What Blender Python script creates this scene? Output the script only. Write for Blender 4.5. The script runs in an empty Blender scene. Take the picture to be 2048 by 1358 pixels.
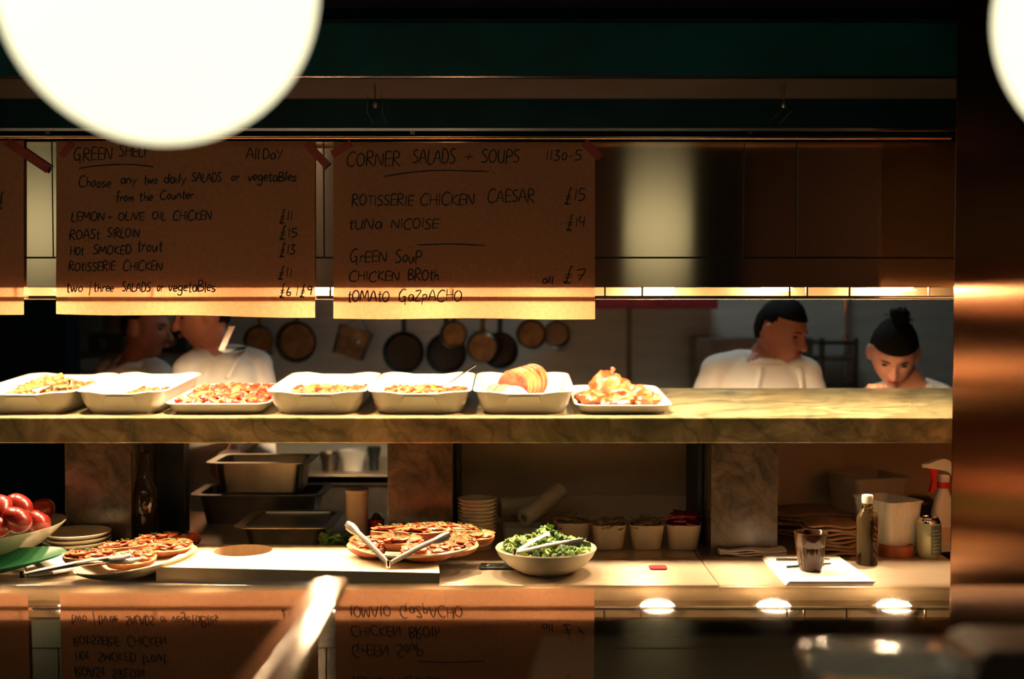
import bpy, math, random
from mathutils import Matrix, Vector, noise
PI = math.pi
R = math.radians
rnd = random.Random(7)
SC = bpy.context.scene
COL = SC.collection

# ------------------------------------------------------------------ camera, world, exposure
FPX, CZ, PITCH = 2500.0, 1.68, R(2.04)
cam = bpy.data.cameras.new('camera')
cam.sensor_width = 36.0
cam.lens = FPX / 2048 * 36.0
cam.clip_start = 0.02
cam.dof.use_dof = True
cam.dof.focus_distance = 3.28
cam.dof.aperture_fstop = 1.75
camo = bpy.data.objects.new('camera', cam)
camo.location = (0, 0, CZ)
camo.rotation_euler = (PI / 2 - PITCH, 0, 0)
COL.objects.link(camo)
SC.camera = camo
w = bpy.data.worlds.new('world')
SC.world = w
w.use_nodes = True
w.node_tree.nodes['Background'].inputs[0].default_value = (0.02, 0.09, 0.10, 1)
w.node_tree.nodes['Background'].inputs[1].default_value = 0.06
SC.view_settings.view_transform = 'Standard'
SC.view_settings.look = 'None'
SC.view_settings.exposure = 0.0
SC.view_settings.gamma = 1.0
SC.view_settings.use_curve_mapping = False
SC.cycles.max_bounces = 8
SC.cycles.transmission_bounces = 8
SC.cycles.caustics_reflective = True
SC.cycles.sample_clamp_indirect = 6.0
HEAT = 800.0      # heat lamp element strength
GLOBE = 1.55      # opal globe strength

def P(px, py, y):
    """world point at forward distance y seen at photo position px, py"""
    v = -(py - 679.0) / FPX
    dy = math.cos(PITCH) + v * math.sin(PITCH)
    dz = -math.sin(PITCH) + v * math.cos(PITCH)
    return Vector(((px - 1024.0) / FPX / dy * y, y, CZ + dz / dy * y))

def Q(px, py, z):
    """world point at height z seen at photo position px, py"""
    p = P(px, py, 1.0)
    t = (z - CZ) / (p.z - CZ)
    return Vector((p.x * t, t, z))

# ------------------------------------------------------------------ key levels
YP = 3.30                                    # steel panel face
ZM = (P(0, 575, YP).z + P(0, 1238, YP).z) / 2  # glass counter top
YG = Q(0, 1172, ZM).y                        # its far edge
ZC = P(0, 1171, 3.08).z                      # worktop
YS0, YS1 = 3.40, 4.02
ZS0, ZS1 = P(0, 835, YS0).z, P(0, 776, YS1).z
SLOPE = math.atan2(ZS1 - ZS0, YS1 - YS0)
def zshelf(y): return ZS0 + (y - YS0) * math.tan(SLOPE)

# ------------------------------------------------------------------ materials
def nodes(name):
    m = bpy.data.materials.new(name); m.use_nodes = True
    nt = m.node_tree
    return m, nt, nt.nodes, nt.links, nt.nodes['Principled BSDF']

def mat(name, col, rough=0.5, metal=0.0, var=0.0, scale=8.0, bump=0.0, bscale=40.0, stretch=(1, 1, 1), col2=None,
        trans=0.0, ior=1.45, coat=0.0, sss=0.0, spec=None, aniso=0.0, tang=(0, 0, 1)):
    m, nt, N, L, b = nodes(name)
    b.inputs['Roughness'].default_value = rough
    b.inputs['Metallic'].default_value = metal
    b.inputs['Transmission Weight'].default_value = trans
    b.inputs['IOR'].default_value = ior
    b.inputs['Coat Weight'].default_value = coat
    if spec is not None: b.inputs['Specular IOR Level'].default_value = spec
    if sss:
        b.inputs['Subsurface Weight'].default_value = sss
        b.inputs['Subsurface Radius'].default_value = (0.012, 0.005, 0.003)
    c1 = (*col, 1)
    tc = N.new('ShaderNodeTexCoord'); mp = N.new('ShaderNodeMapping')
    mp.inputs['Scale'].default_value = stretch
    L.new(tc.outputs['Object'], mp.inputs['Vector'])
    if var or col2:
        n = N.new('ShaderNodeTexNoise'); n.inputs['Scale'].default_value = scale; n.inputs['Detail'].default_value = 6
        L.new(mp.outputs[0], n.inputs['Vector'])
        r = N.new('ShaderNodeValToRGB')
        r.color_ramp.elements[0].position = 0.35; r.color_ramp.elements[1].position = 0.65
        c2 = (*col2, 1) if col2 else tuple(min(1, c * (1 + var)) for c in col) + (1,)
        cd = c1 if col2 else tuple(c * (1 - var) for c in col) + (1,)
        r.color_ramp.elements[0].color = cd; r.color_ramp.elements[1].color = c2
        L.new(n.outputs['Fac'], r.inputs[0]); L.new(r.outputs[0], b.inputs['Base Color'])
    else:
        b.inputs['Base Color'].default_value = c1
    if aniso:
        b.inputs['Anisotropic'].default_value = aniso
        cv = N.new('ShaderNodeCombineXYZ'); [setattr(cv.inputs[i_], 'default_value', tang[i_]) for i_ in range(3)]
        L.new(cv.outputs[0], b.inputs['Tangent'])
    if bump:
        n2 = N.new('ShaderNodeTexNoise'); n2.inputs['Scale'].default_value = bscale; n2.inputs['Detail'].default_value = 4
        L.new(mp.outputs[0], n2.inputs['Vector'])
        bp = N.new('ShaderNodeBump'); bp.inputs['Strength'].default_value = bump; bp.inputs['Distance'].default_value = 0.01
        L.new(n2.outputs['Fac'], bp.inputs['Height']); L.new(bp.outputs[0], b.inputs['Normal'])
    return m

def emis(name, col, s):
    m, nt, N, L, b = nodes(name)
    b.inputs['Base Color'].default_value = (0.8, 0.75, 0.6, 1)
    b.inputs['Emission Color'].default_value = (*col, 1)
    b.inputs['Emission Strength'].default_value = s
    return m

def marble(name, base, vein, light, scale=3.0):
    m, nt, N, L, b = nodes(name)
    b.inputs['Roughness'].default_value = 0.22
    tc = N.new('ShaderNodeTexCoord'); mp = N.new('ShaderNodeMapping')
    mp.inputs['Rotation'].default_value = (0.3, 0.7, 0.9); mp.inputs['Scale'].default_value = (1, 2.2, 1)
    L.new(tc.outputs['Object'], mp.inputs['Vector'])
    n = N.new('ShaderNodeTexNoise'); n.inputs['Scale'].default_value = scale * 2.2; n.inputs['Detail'].default_value = 9
    n.inputs['Roughness'].default_value = 0.65; n.inputs['Distortion'].default_value = 0.9
    L.new(mp.outputs[0], n.inputs['Vector'])
    r = N.new('ShaderNodeValToRGB'); e = r.color_ramp.elements
    e[0].position = 0.3; e[0].color = (*vein, 1); e[1].position = 0.72; e[1].color = (*light, 1)
    e2 = e.new(0.5); e2.color = (*base, 1)
    L.new(n.outputs['Fac'], r.inputs[0])
    mp2 = N.new('ShaderNodeMapping'); mp2.inputs['Rotation'].default_value = (0.2, 0.8, 0.5)
    L.new(tc.outputs['Object'], mp2.inputs['Vector'])
    v = N.new('ShaderNodeTexWave'); v.inputs['Scale'].default_value = scale * 1.3; v.inputs['Distortion'].default_value = 14
    v.inputs['Detail'].default_value = 5; v.inputs['Detail Scale'].default_value = 1.4
    L.new(mp2.outputs[0], v.inputs['Vector'])
    r2 = N.new('ShaderNodeValToRGB'); r2.color_ramp.elements[0].position = 0.0; r2.color_ramp.elements[0].color = (0.72, 0.72, 0.72, 1)
    r2.color_ramp.elements[1].position = 0.16; r2.color_ramp.elements[1].color = (1, 1, 1, 1)
    L.new(v.outputs['Fac'], r2.inputs[0])
    mx = N.new('ShaderNodeMixRGB'); mx.blend_type = 'MULTIPLY'; mx.inputs[0].default_value = 1
    L.new(r.outputs[0], mx.inputs[1]); L.new(r2.outputs[0], mx.inputs[2]); L.new(mx.outputs[0], b.inputs['Base Color'])
    return m

def paper_mat(name, col, trans=0.5):
    m, nt, N, L, b = nodes(name)
    out = [n for n in N if n.type == 'OUTPUT_MATERIAL'][0]
    N.remove(b)
    tc = N.new('ShaderNodeTexCoord')
    n = N.new('ShaderNodeTexNoise'); n.inputs['Scale'].default_value = 90; n.inputs['Detail'].default_value = 7; n.inputs['Roughness'].default_value = 0.75
    L.new(tc.outputs['Object'], n.inputs['Vector'])
    r = N.new('ShaderNodeValToRGB'); r.color_ramp.elements[0].position = 0.3; r.color_ramp.elements[1].position = 0.7
    r.color_ramp.elements[0].color = tuple(c * 0.74 for c in col) + (1,); r.color_ramp.elements[1].color = (*col, 1)
    L.new(n.outputs['Fac'], r.inputs[0])
    d = N.new('ShaderNodeBsdfDiffuse'); t = N.new('ShaderNodeBsdfTranslucent'); mx = N.new('ShaderNodeMixShader')
    L.new(r.outputs[0], d.inputs[0]); L.new(r.outputs[0], t.inputs[0])
    mx.inputs[0].default_value = trans
    L.new(d.outputs[0], mx.inputs[1]); L.new(t.outputs[0], mx.inputs[2]); L.new(mx.outputs[0], out.inputs[0])
    return m

M = {}
M['steel'] = mat('brushed_steel', (0.62, 0.56, 0.48), 0.24, 1.0, 0.06, 30, 0.03, 60, (1, 1, 14))
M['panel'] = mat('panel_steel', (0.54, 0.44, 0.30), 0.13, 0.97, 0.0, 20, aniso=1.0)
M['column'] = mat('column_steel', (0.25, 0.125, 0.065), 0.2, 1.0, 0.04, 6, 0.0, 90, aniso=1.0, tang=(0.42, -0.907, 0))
M['barsteel'] = mat('polished_strip', (0.88, 0.82, 0.72), 0.14, 1.0, 0.02, 30)
M['worktop'] = mat('worktop_steel', (0.52, 0.42, 0.30), 0.30, 0.65, 0.08, 9, 0.0, 50, aniso=0.9, tang=(0, 1, 0))
M['skirt'] = mat('dull_brass_skirt', (0.13, 0.085, 0.04), 0.5, 0.6, 0.1, 9)
M['tongsteel'] = mat('satin_steel', (0.60, 0.54, 0.45), 0.28, 0.65, 0.04, 20)
M['chrome'] = mat('chrome', (0.85, 0.82, 0.78), 0.10, 1.0, 0.02, 30)
M['copper'] = mat('warm_rail', (0.85, 0.58, 0.40), 0.18, 1.0, 0.03, 30)
M['darksteel'] = mat('dark_steel', (0.16, 0.14, 0.11), 0.35, 0.9, 0.2, 12, 0.03, 30)
M['potmetal'] = mat('dull_pot_metal', (0.15, 0.125, 0.075), 0.36, 0.9, 0.4, 22, 0.04, 40)
M['panmetal'] = mat('pan_metal', (0.40, 0.36, 0.26), 0.34, 1.0, 0.15, 14, 0.04, 40)
M['black'] = mat('black_iron', (0.012, 0.018, 0.018), 0.5, 0.0, 0.3, 12, 0.05, 40)
M['hood'] = mat('green_black_hood', (0.002, 0.16, 0.17), 0.5, 0.0, 0.25, 3, 0.02, 60)
M['hoodlip'] = mat('hood_underside', (0.028, 0.022, 0.020), 0.6, 0.0, 0.2, 3)
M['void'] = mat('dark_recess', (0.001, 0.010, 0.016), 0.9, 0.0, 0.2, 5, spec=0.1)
M['marble'] = marble('green_marble', (0.155, 0.135, 0.068), (0.06, 0.065, 0.035), (0.32, 0.27, 0.14))
M['marbleleg'] = marble('brown_green_marble', (0.10, 0.072, 0.044), (0.035, 0.032, 0.02), (0.16, 0.12, 0.07), 6)
M['kraft'] = paper_mat('kraft_paper', (0.74, 0.345, 0.175), 0.165)
M['ink'] = mat('marker_ink', (0.008, 0.010, 0.014), 0.6, 0, 0.2, 50)
M['tape'] = mat('pink_masking_tape', (0.42, 0.075, 0.055), 0.6, 0, 0.12, 60)
M['enamel'] = mat('white_enamel', (0.66, 0.60, 0.50), 0.22, 0, 0.03, 8, 0, 1, coat=0.5)
M['cream'] = mat('cream_ceramic', (0.52, 0.47, 0.33), 0.2, 0, 0.06, 20, 0, 1, coat=0.4)
M['grass'] = mat('green_melamine', (0.010, 0.085, 0.028), 0.4, 0, 0.1, 6)
M['wood'] = mat('pale_board', (0.80, 0.60, 0.38), 0.5, 0, 0.05, 6, 0.03, 60, (1, 14, 1))
M['white'] = mat('white_paper', (0.80, 0.74, 0.66), 0.7, 0, 0.03, 20)
M['plastic'] = mat('white_plastic', (0.66, 0.64, 0.56), 0.4, 0, 0.05, 8)
M['clearplastic'] = mat('clear_plastic', (0.80, 0.80, 0.76), 0.10, 0, 0.03, 8, trans=0.75, ior=1.3)
M['redplastic'] = mat('red_plastic', (0.55, 0.02, 0.02), 0.35, 0, 0.1, 8)
M['darkred'] = mat('dark_red_packet', (0.22, 0.012, 0.02), 0.5, 0, 0.3, 30)
M['tub'] = mat('cream_card', (0.58, 0.46, 0.30), 0.6, 0, 0.05, 20)
M['bag'] = mat('brown_bag_paper', (0.30, 0.17, 0.09), 0.75, 0, 0.2, 25, 0.1, 30)
M['roll'] = mat('card_tube', (0.34, 0.25, 0.15), 0.7, 0, 0.1, 20, 0.08, 60)
M['tissue'] = mat('paper_roll', (0.48, 0.42, 0.31), 0.8, 0, 0.05, 20)
M['glassclear'] = mat('clear_glass', (0.97, 0.95, 0.86), 0.02, 0, 0.01, 5, trans=1.0, ior=1.45)
M['counterglass'] = mat('counter_glass', (0.93, 0.96, 0.94), 0.012, 0, 0.005, 2, trans=1.0, ior=1.95)
M['coffee'] = mat('dark_drink', (0.020, 0.008, 0.004), 0.3, 0, 0.2, 10)
M['smoked'] = mat('smoked_glass', (0.050, 0.022, 0.010), 0.12, 0, 0.05, 5, trans=0.25, ior=1.45)
M['darkglass'] = mat('dark_bottle_glass', (0.03, 0.022, 0.012), 0.06, 0, 0.1, 5, trans=0.3, ior=1.5)
M['oilglass'] = mat('oil_filled_glass', (0.80, 0.72, 0.42), 0.03, 0, 0.02, 5, trans=1.0, ior=1.36)
M['oil'] = mat('pale_oil', (0.85, 0.80, 0.45), 0.02, 0, 0.02, 5, trans=0.95, ior=1.33)
M['edge'] = mat('polished_glass_edge', (0.30, 0.55, 0.72), 0.2, 0, 0.15, 12, spec=0.8)
M['can'] = mat('pale_green_can', (0.44, 0.48, 0.32), 0.3, 0.5, 0.1, 20)
M['canprint'] = mat('can_print', (0.10, 0.15, 0.14), 0.4, 0.2, 0.2, 30)
M['tomato'] = mat('tomato_skin', (0.15, 0.009, 0.004), 0.28, 0, 0.4, 18)
M['leaf'] = mat('leaf_green', (0.045, 0.12, 0.018), 0.5, 0, 0.5, 40)
M['leaf2'] = mat('pale_leaf', (0.26, 0.34, 0.07), 0.5, 0, 0.3, 40)
M['crust'] = mat('bread_crust', (0.26, 0.065, 0.018), 0.5, 0, 0.3, 25, 0.1, 50)
M['crumb'] = mat('bread_crumb', (0.62, 0.34, 0.14), 0.8, 0, 0.15, 50, 0.1, 90)
M['salmon'] = mat('smoked_salmon', (0.40, 0.042, 0.008), 0.38, 0, 0.0, 60, 0.1, 30, col2=(0.55, 0.125, 0.038))
M['pepper'] = mat('caper_black', (0.03, 0.02, 0.01), 0.4, 0, 0.2, 10)
M['roast'] = mat('roast_vegetable', (0.26, 0.085, 0.02), 0.5, 0, 0, 20, 0.2, 40, col2=(0.12, 0.035, 0.01))
M['roast2'] = mat('pale_roast_vegetable', (0.27, 0.105, 0.025), 0.5, 0, 0.2, 20, 0.2, 40)
M['redfood'] = mat('tomato_salad', (0.40, 0.022, 0.010), 0.35, 0, 0.3, 30, 0.2, 40)
M['redfood2'] = mat('pink_salad', (0.36, 0.045, 0.018), 0.35, 0, 0.2, 30, 0.2, 40)
M['meat'] = mat('roast_skin', (0.13, 0.022, 0.005), 0.35, 0, 0, 30, 0.25, 30, col2=(0.33, 0.10, 0.028))
M['meatred'] = mat('sliced_meat', (0.22, 0.012, 0.006), 0.35, 0, 0, 45, 0.1, 30, col2=(0.40, 0.07, 0.035))
M['skin'] = mat('skin', (0.46, 0.19, 0.12), 0.5, 0, 0.08, 20, 0.03, 200, sss=0.15)
M['skin2'] = mat('fair_skin', (0.74, 0.34, 0.22), 0.5, 0, 0.06, 20, 0.03, 200, sss=0.15)
M['lips'] = mat('lip', (0.42, 0.07, 0.06), 0.4, 0, 0.1, 20)
M['brow'] = mat('dark_brow', (0.035, 0.018, 0.012), 0.8, 0, 0.2, 90)
M['eye'] = mat('eye', (0.03, 0.02, 0.02), 0.2, 0, 0.1, 20)
M['hair'] = mat('dark_hair', (0.004, 0.004, 0.004), 0.6, 0, 0.3, 30, 0.5, 90, (6, 6, 1), spec=0.15)
M['shirt'] = mat('white_cotton', (0.74, 0.70, 0.62), 0.85, 0, 0.03, 10, 0.25, 14)
M['apron'] = mat('white_apron', (0.80, 0.77, 0.70), 0.8, 0, 0.03, 10, 0.15, 20)
M['trouser'] = mat('dark_trousers', (0.03, 0.035, 0.04), 0.9, 0, 0.2, 10)
M['kwall'] = mat('kitchen_steel_wall', (0.50, 0.52, 0.47), 0.42, 0.5, 0.08, 3, 0.03, 20, (1, 1, 8))
M['backpanel'] = mat('back_panel_steel', (0.62, 0.44, 0.30), 0.5, 0.1, 0.06, 4, 0.02, 40)
M['floor'] = mat('dark_floor', (0.04, 0.035, 0.03), 0.5, 0, 0.3, 6)
M['brown'] = mat('brown_plaster', (0.55, 0.27, 0.20), 0.8, 0, 0.15, 2)
M['curtain'] = mat('dark_green_cloth', (0.008, 0.035, 0.03), 0.9, 0, 0.3, 8)
M['creamwall'] = mat('cream_plaster', (0.72, 0.62, 0.32), 0.8, 0, 0.06, 4)
M['globe'] = emis('opal_globe', (1.0, 0.94, 0.60), GLOBE)
M['downlight'] = emis('downlight_diffuser', (1.0, 0.72, 0.50), 46.0)
M['element'] = emis('heat_element', (1.0, 0.69, 0.40), HEAT)
M['dimelement'] = emis('dim_heat_element', (1.0, 0.69, 0.40), HEAT * 0.6)
M['led'] = emis('cool_light_panel', (0.75, 0.95, 1.0), 9.0)

# ------------------------------------------------------------------ mesh builder
class MB:
    def __init__(s): s.v = []; s.f = []; s.m = []
    def add(s, vs, fs, T=None, mi=0):
        o = len(s.v)
        s.v += [tuple(T @ Vector(v)) if T else tuple(v) for v in vs]
        s.f += [tuple(i + o for i in f) for f in fs]; s.m += [mi] * len(fs)
        return s
    def box(s, a, b, T=None, mi=0):
        x0, y0, z0 = a; x1, y1, z1 = b
        vs = [(x0, y0, z0), (x1, y0, z0), (x1, y1, z0), (x0, y1, z0), (x0, y0, z1), (x1, y0, z1), (x1, y1, z1), (x0, y1, z1)]
        return s.add(vs, [(0, 3, 2, 1), (4, 5, 6, 7), (0, 1, 5, 4), (1, 2, 6, 5), (2, 3, 7, 6), (3, 0, 4, 7)], T, mi)
    def loft(s, loops, T=None, mi=0, cap=(True, True), closed=True):
        n = len(loops[0]); vs = [p for l in loops for p in l]; fs = []
        for i in range(len(loops) - 1):
            for j in range(n if closed else n - 1):
                k = (j + 1) % n
                fs.append((i * n + j, i * n + k, (i + 1) * n + k, (i + 1) * n + j))
        if cap[0]: fs.append(tuple(reversed(range(n))))
        if cap[1]: fs.append(tuple((len(loops) - 1) * n + j for j in range(n)))
        return s.add(vs, fs, T, mi)
    def lathe(s, prof, n=40, T=None, mi=0, cap=(True, True), sx=1, sy=1):
        return s.loft([[(r * math.cos(2 * PI * j / n) * sx, r * math.sin(2 * PI * j / n) * sy, z) for j in range(n)] for r, z in prof], T, mi, cap)
    def tube(s, pts, r, n=10, T=None, mi=0, flat=1.0, up=None):
        pts = [Vector(p) for p in pts]
        rs = r if isinstance(r, (list, tuple)) else [r] * len(pts)
        loops = []; u = Vector(up) if up else None
        for i, p in enumerate(pts):
            t = (pts[min(i + 1, len(pts) - 1)] - pts[max(i - 1, 0)]).normalized()
            if u is None: u = Vector((0, 0, 1)) if abs(t.z) < 0.9 else Vector((1, 0, 0))
            a = t.cross(u).normalized(); b = a.cross(t).normalized(); u = b
            loops.append([tuple(p + a * rs[i] * math.cos(2 * PI * j / n) + b * rs[i] * flat * math.sin(2 * PI * j / n)) for j in range(n)])
        return s.loft(loops, T, mi)
    def ell(s, c, r, T=None, mi=0, nu=20, nv=12, wob=0.0, seed=0):
        loops = []
        for i in range(1, nv):
            th = PI * i / nv
            l = []
            for j in range(nu):
                ph = 2 * PI * j / nu
                d = Vector((math.sin(th) * math.cos(ph), math.sin(th) * math.sin(ph), -math.cos(th)))
                k = 1 + (wob * noise.noise(d * 1.7 + Vector((seed, seed * 1.3, 0))) if wob else 0)
                l.append((c[0] + d.x * r[0] * k, c[1] + d.y * r[1] * k, c[2] + d.z * r[2] * k))
            loops.append(l)
        return s.loft(loops, T, mi)
    def build(s, name, mats, parent=None, smooth=True, bevel=0.0, sub=0, loc=None, angle=40):
        me = bpy.data.meshes.new(name); me.from_pydata(s.v, [], s.f)
        ms = mats if isinstance(mats, (list, tuple)) else [mats]
        for m_ in ms: me.materials.append(M[m_] if isinstance(m_, str) else m_)
        if len(ms) > 1:
            for p, i in zip(me.polygons, s.m): p.material_index = i
        me.validate(); me.update()
        if smooth: me.shade_smooth() if not bevel else None
        if smooth and hasattr(me, 'set_sharp_from_angle') and not bevel: me.set_sharp_from_angle(angle=R(angle))
        o = bpy.data.objects.new(name, me); COL.objects.link(o)
        if parent: o.parent = parent
        if loc is not None: o.location = loc
        if bevel:
            b = o.modifiers.new('bevel', 'BEVEL'); b.width = bevel; b.segments = 2; b.limit_method = 'ANGLE'
        if sub:
            b = o.modifiers.new('sub', 'SUBSURF'); b.levels = sub; b.render_levels = sub
        return o

def thing(name, label, cat, loc=(0, 0, 0), rot=(0, 0, 0), group=None):
    o = bpy.data.objects.new(name, None); COL.objects.link(o)
    o.empty_display_size = 0.05
    o.location = loc; o.rotation_euler = rot; o['label'] = label; o['category'] = cat
    if group: o['group'] = group
    return o
def tag(o, label, cat, group=None, kind=None):
    o['label'] = label; o['category'] = cat
    if group: o['group'] = group
    if kind: o['kind'] = kind
    return o
def struct(o): o['kind'] = 'structure'; return o
def dup(o, loc=None, rot=None, label=None):
    c = o.copy(); COL.objects.link(c)
    if loc is not None: c.location = loc
    if rot is not None: c.rotation_euler = rot
    if label: c['label'] = label
    for ch in list(o.children):
        k = ch.copy(); COL.objects.link(k); k.parent = c
        for g in list(ch.children):
            q = g.copy(); COL.objects.link(q); q.parent = k
    return c
def rrect(w, l, r, z, n=6, cx=0, cy=0):
    pts = []
    for (sx, sy, a0) in ((1, 1, 0), (-1, 1, 90), (-1, -1, 180), (1, -1, 270)):
        for i in range(n + 1):
            a = R(a0 + 90 * i / n)
            pts.append((cx + sx * (w / 2 - r) + r * math.cos(a), cy + sy * (l / 2 - r) + r * math.sin(a), z))
    return pts
def T3(loc, rz=0, rx=0, ry=0, s=1):
    return Matrix.Translation(loc) @ Matrix.Rotation(rz, 4, 'Z') @ Matrix.Rotation(ry, 4, 'Y') @ Matrix.Rotation(rx, 4, 'X') @ Matrix.Scale(s, 4)

# ------------------------------------------------------------------ room shell
def sbox(name, a, b, m, bevel=0): return struct(MB().box(a, b).build(name, m, smooth=False, bevel=bevel))
sbox('floor', (-4.6, -3.2, -0.1), (3.4, 6.2, 0), 'floor')
sbox('ceiling', (-4.6, -3.2, 3.0), (3.4, 6.2, 3.1), 'void')
sbox('wall_left', (-4.7, -3.2, 0), (-4.6, 6.2, 3.0), 'void')
sbox('wall_right', (3.4, -3.2, 0), (3.5, 6.2, 3.0), 'void')
sbox('wall_front', (-4.6, -3.3, 0), (3.4, -3.2, 3.0), 'brown')       # behind the photographer
YW = 5.7
sbox('wall_back', (-4.6, YW, 0), (3.4, YW + 0.1, 3.0), 'kwall')
# seams between the steel sheets of the kitchen wall
for px in (1258,):
    p = P(px, 650, YW)
    sbox('trim_1', (p.x - 0.012, YW - 0.012, 0.9), (p.x + 0.012, YW, 2.6), 'darksteel')
# dining room: what the steel front mirrors
cur = MB()
loop0 = [(1.385 + i * 0.010, -3.06 + 0.03 * math.sin(i * 0.9), 0.05) for i in range(42)]
cur.loft([loop0 + [(p[0], p[1] + 0.012, p[2]) for p in reversed(loop0)], [(p[0], p[1], 2.7) for p in loop0] + [(p[0], p[1] + 0.012, 2.7) for p in reversed(loop0)]])
tag(cur.build('curtain', 'curtain'), 'dark green curtain hanging on the wall behind the diners', 'curtain')

# ------------------------------------------------------------------ steel end column
cx, cy = P(1905, 600, 3.0).x, 3.0
a_ = Vector((0.42, -0.907, 0)); b_ = Vector((0.907, 0.42, 0))
c0 = Vector((cx, cy, 0))
cc = [c0, c0 + a_ * 0.75, c0 + a_ * 0.75 + b_ * 0.6, c0 + b_ * 0.6]
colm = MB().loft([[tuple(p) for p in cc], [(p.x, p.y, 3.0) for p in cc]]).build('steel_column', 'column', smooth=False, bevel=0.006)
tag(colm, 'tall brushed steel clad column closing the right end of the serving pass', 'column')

# ------------------------------------------------------------------ heated gantry
XL = -2.2
zl = P(0, 575, YP).z; zt = P(0, 283, YP).z; zs = P(0, 515, YP).z
XPR = 1.28
gan = thing('heated_gantry', 'long brushed steel heat lamp gantry spanning over the marble serving shelf', 'gantry', (0, YP, zl))
def gbox(name, a, b, m, bev=0.0):   # coordinates in world, stored relative to the gantry
    return MB().box((a[0], a[1] - YP, a[2] - zl), (b[0], b[1] - YP, b[2] - zl)).build(name, m, gan, smooth=False, bevel=bev)
xs = [XL, P(105, 400, YP).x, P(648, 400, YP).x, P(1488, 400, YP).x, P(1593, 400, YP).x, XPR]
for i in range(5):
    gbox('upper_panel', (xs[i] + 0.0012, YP, zs + 0.0012), (xs[i + 1] - 0.0012, YP + 0.02, zt), 'panel', 0.0008)
gbox('lower_panel', (XL, YP, zl), (XPR, YP + 0.02, zs - 0.0012), 'panel', 0.0015)
gbox('housing', (XL, YP + 0.02, zl + 0.022), (XPR, YP + 0.30, zt), 'darksteel')
gbox('underside_plate', (XL, YP + 0.02, zl + 0.018), (XPR, YP + 0.28, zl + 0.022), 'skirt')
zb = P(0, 600, YP).z
gbox('back_skirt', (XL, YP + 0.275, P(0, 599, YP + 0.28).z), (XPR, YP + 0.285, zl + 0.022), 'skirt', 0.001)
gbox('bottom_rail', (XL, YP + 0.003, P(0, 598.5, YP).z), (XPR, YP + 0.018, P(0, 591.5, YP).z), 'chrome', 0.003)
for px in (40, 310, 660, 900, 1210, 1285, 1580, 1615, 1700, 1860):
    p = P(px, 580, YP)
    gbox('rail_bracket', (p.x - 0.0025, YP + 0.004, P(0, 592, YP).z), (p.x + 0.0025, YP + 0.010, zl), 'copper')
top = gbox('top_ledge', (XL, YP - 0.015, P(0, 264, YP).z), (XPR, YP + 0.30, P(0, 257, YP).z), 'steel', 0.001)
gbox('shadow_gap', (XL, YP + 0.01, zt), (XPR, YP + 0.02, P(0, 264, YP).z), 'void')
# heat lamps
YL = 3.465
lamp_px = [(-90, 0), (145, 0), (380, 0), (645, 0), (868, 0), (1085, 0), (1318, 0), (1553, 1), (1795, 0)]
lamp_labels = ['heat lamp above the tray past the left edge', 'heat lamp behind the gap left of the green shelf menu', 'glowing heat lamp behind the middle of the green shelf menu',
               'glowing heat lamp seen in the gap between the two menus', 'glowing heat lamp behind the middle of the soup menu', 'bright heat lamp behind the right end of the soup menu',
               'bright red glowing heat lamp just right of the soup menu', 'dimmer yellow heat lamp above the man in the apron', 'bright heat lamp nearest the steel column, above the woman']
for (px, dim), lb in zip(lamp_px, lamp_labels):
    p = P(px, 582, YL)
    rg = MB().lathe([(0.066, 0), (0.066, -0.004), (0.060, -0.008), (0.056, -0.006), (0.055, 0.0)], 36, cap=(False, False)).build('heat_lamp', 'darksteel', gan, loc=(p.x, YL - YP, 0.0175))
    rg['label'] = lb
    el = MB()
    el.lathe([(0.004, -0.026), (0.02, -0.024), (0.040, -0.018), (0.048, -0.011), (0.046, -0.005), (0.02, -0.001)], 24)
    el.build('bulb', 'dimelement' if dim else 'element', rg)
    for k in range(-2, 3):
        MB().tube([(k * 0.018, -0.05, -0.0285 + abs(k) * .002), (k * 0.018, 0.05, -0.0285 + abs(k) * .002)], 0.0012, 6).build('guard_wire', 'chrome', rg)
# hanging rail
pr = P(0, 272, 3.235)
rail = MB().tube([(XL, 3.235, pr.z), (P(1902, 276, 3.235).x, 3.235, pr.z - 0.004)], 0.0062, 14).build('menu_rail', 'copper')
tag(rail, 'long thin polished rail running along the top of the gantry', 'rail')
for px in (825, 95, 1500):
    p = P(px, 268, 3.235)
    MB().box((p.x - 0.006, 3.235, pr.z + 0.004), (p.x + 0.006, YP - 0.012, pr.z + 0.012)).build('rail_bracket', 'chrome', rail, smooth=False)

# ------------------------------------------------------------------ extractor hood above
hy = 3.62
hd = thing('extractor_hood', 'dark green black extractor hood above the pass', 'hood', (0, hy, P(0, 155, hy).z))
hz0 = P(0, 155, hy).z
def hbox(name, a, b, m, bev=0): return MB().box((a[0], a[1] - hy, a[2] - hz0), (b[0], b[1] - hy, b[2] - hz0)).build(name, m, hd, smooth=False, bevel=bev)
hbox('front_panel', (-3.1, hy, hz0), (1.95, hy + 0.03, P(0, 40, hy).z), 'hood', 0.002)
hbox('top_band', (-3.1, hy - 0.05, P(0, 38, hy - .05).z), (1.95, hy + 0.03, P(0, 16, hy - 0.05).z), 'void')
hbox('upper_fascia', (-3.1, hy + 0.0, P(0, 16, hy).z), (1.95, hy + 0.03, 2.95), 'hoodlip')
yy = 3.98
hbox('underside', (-3.1, hy + 0.0, hz0 - 0.004), (1.95, yy, hz0 + 0.004), 'hoodlip')
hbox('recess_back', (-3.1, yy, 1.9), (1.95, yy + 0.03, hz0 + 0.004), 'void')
hbox('edge_strip', (-3.1, hy - 0.003, hz0 - 0.001), (1.95, hy, hz0 + 0.003), 'copper')
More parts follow.
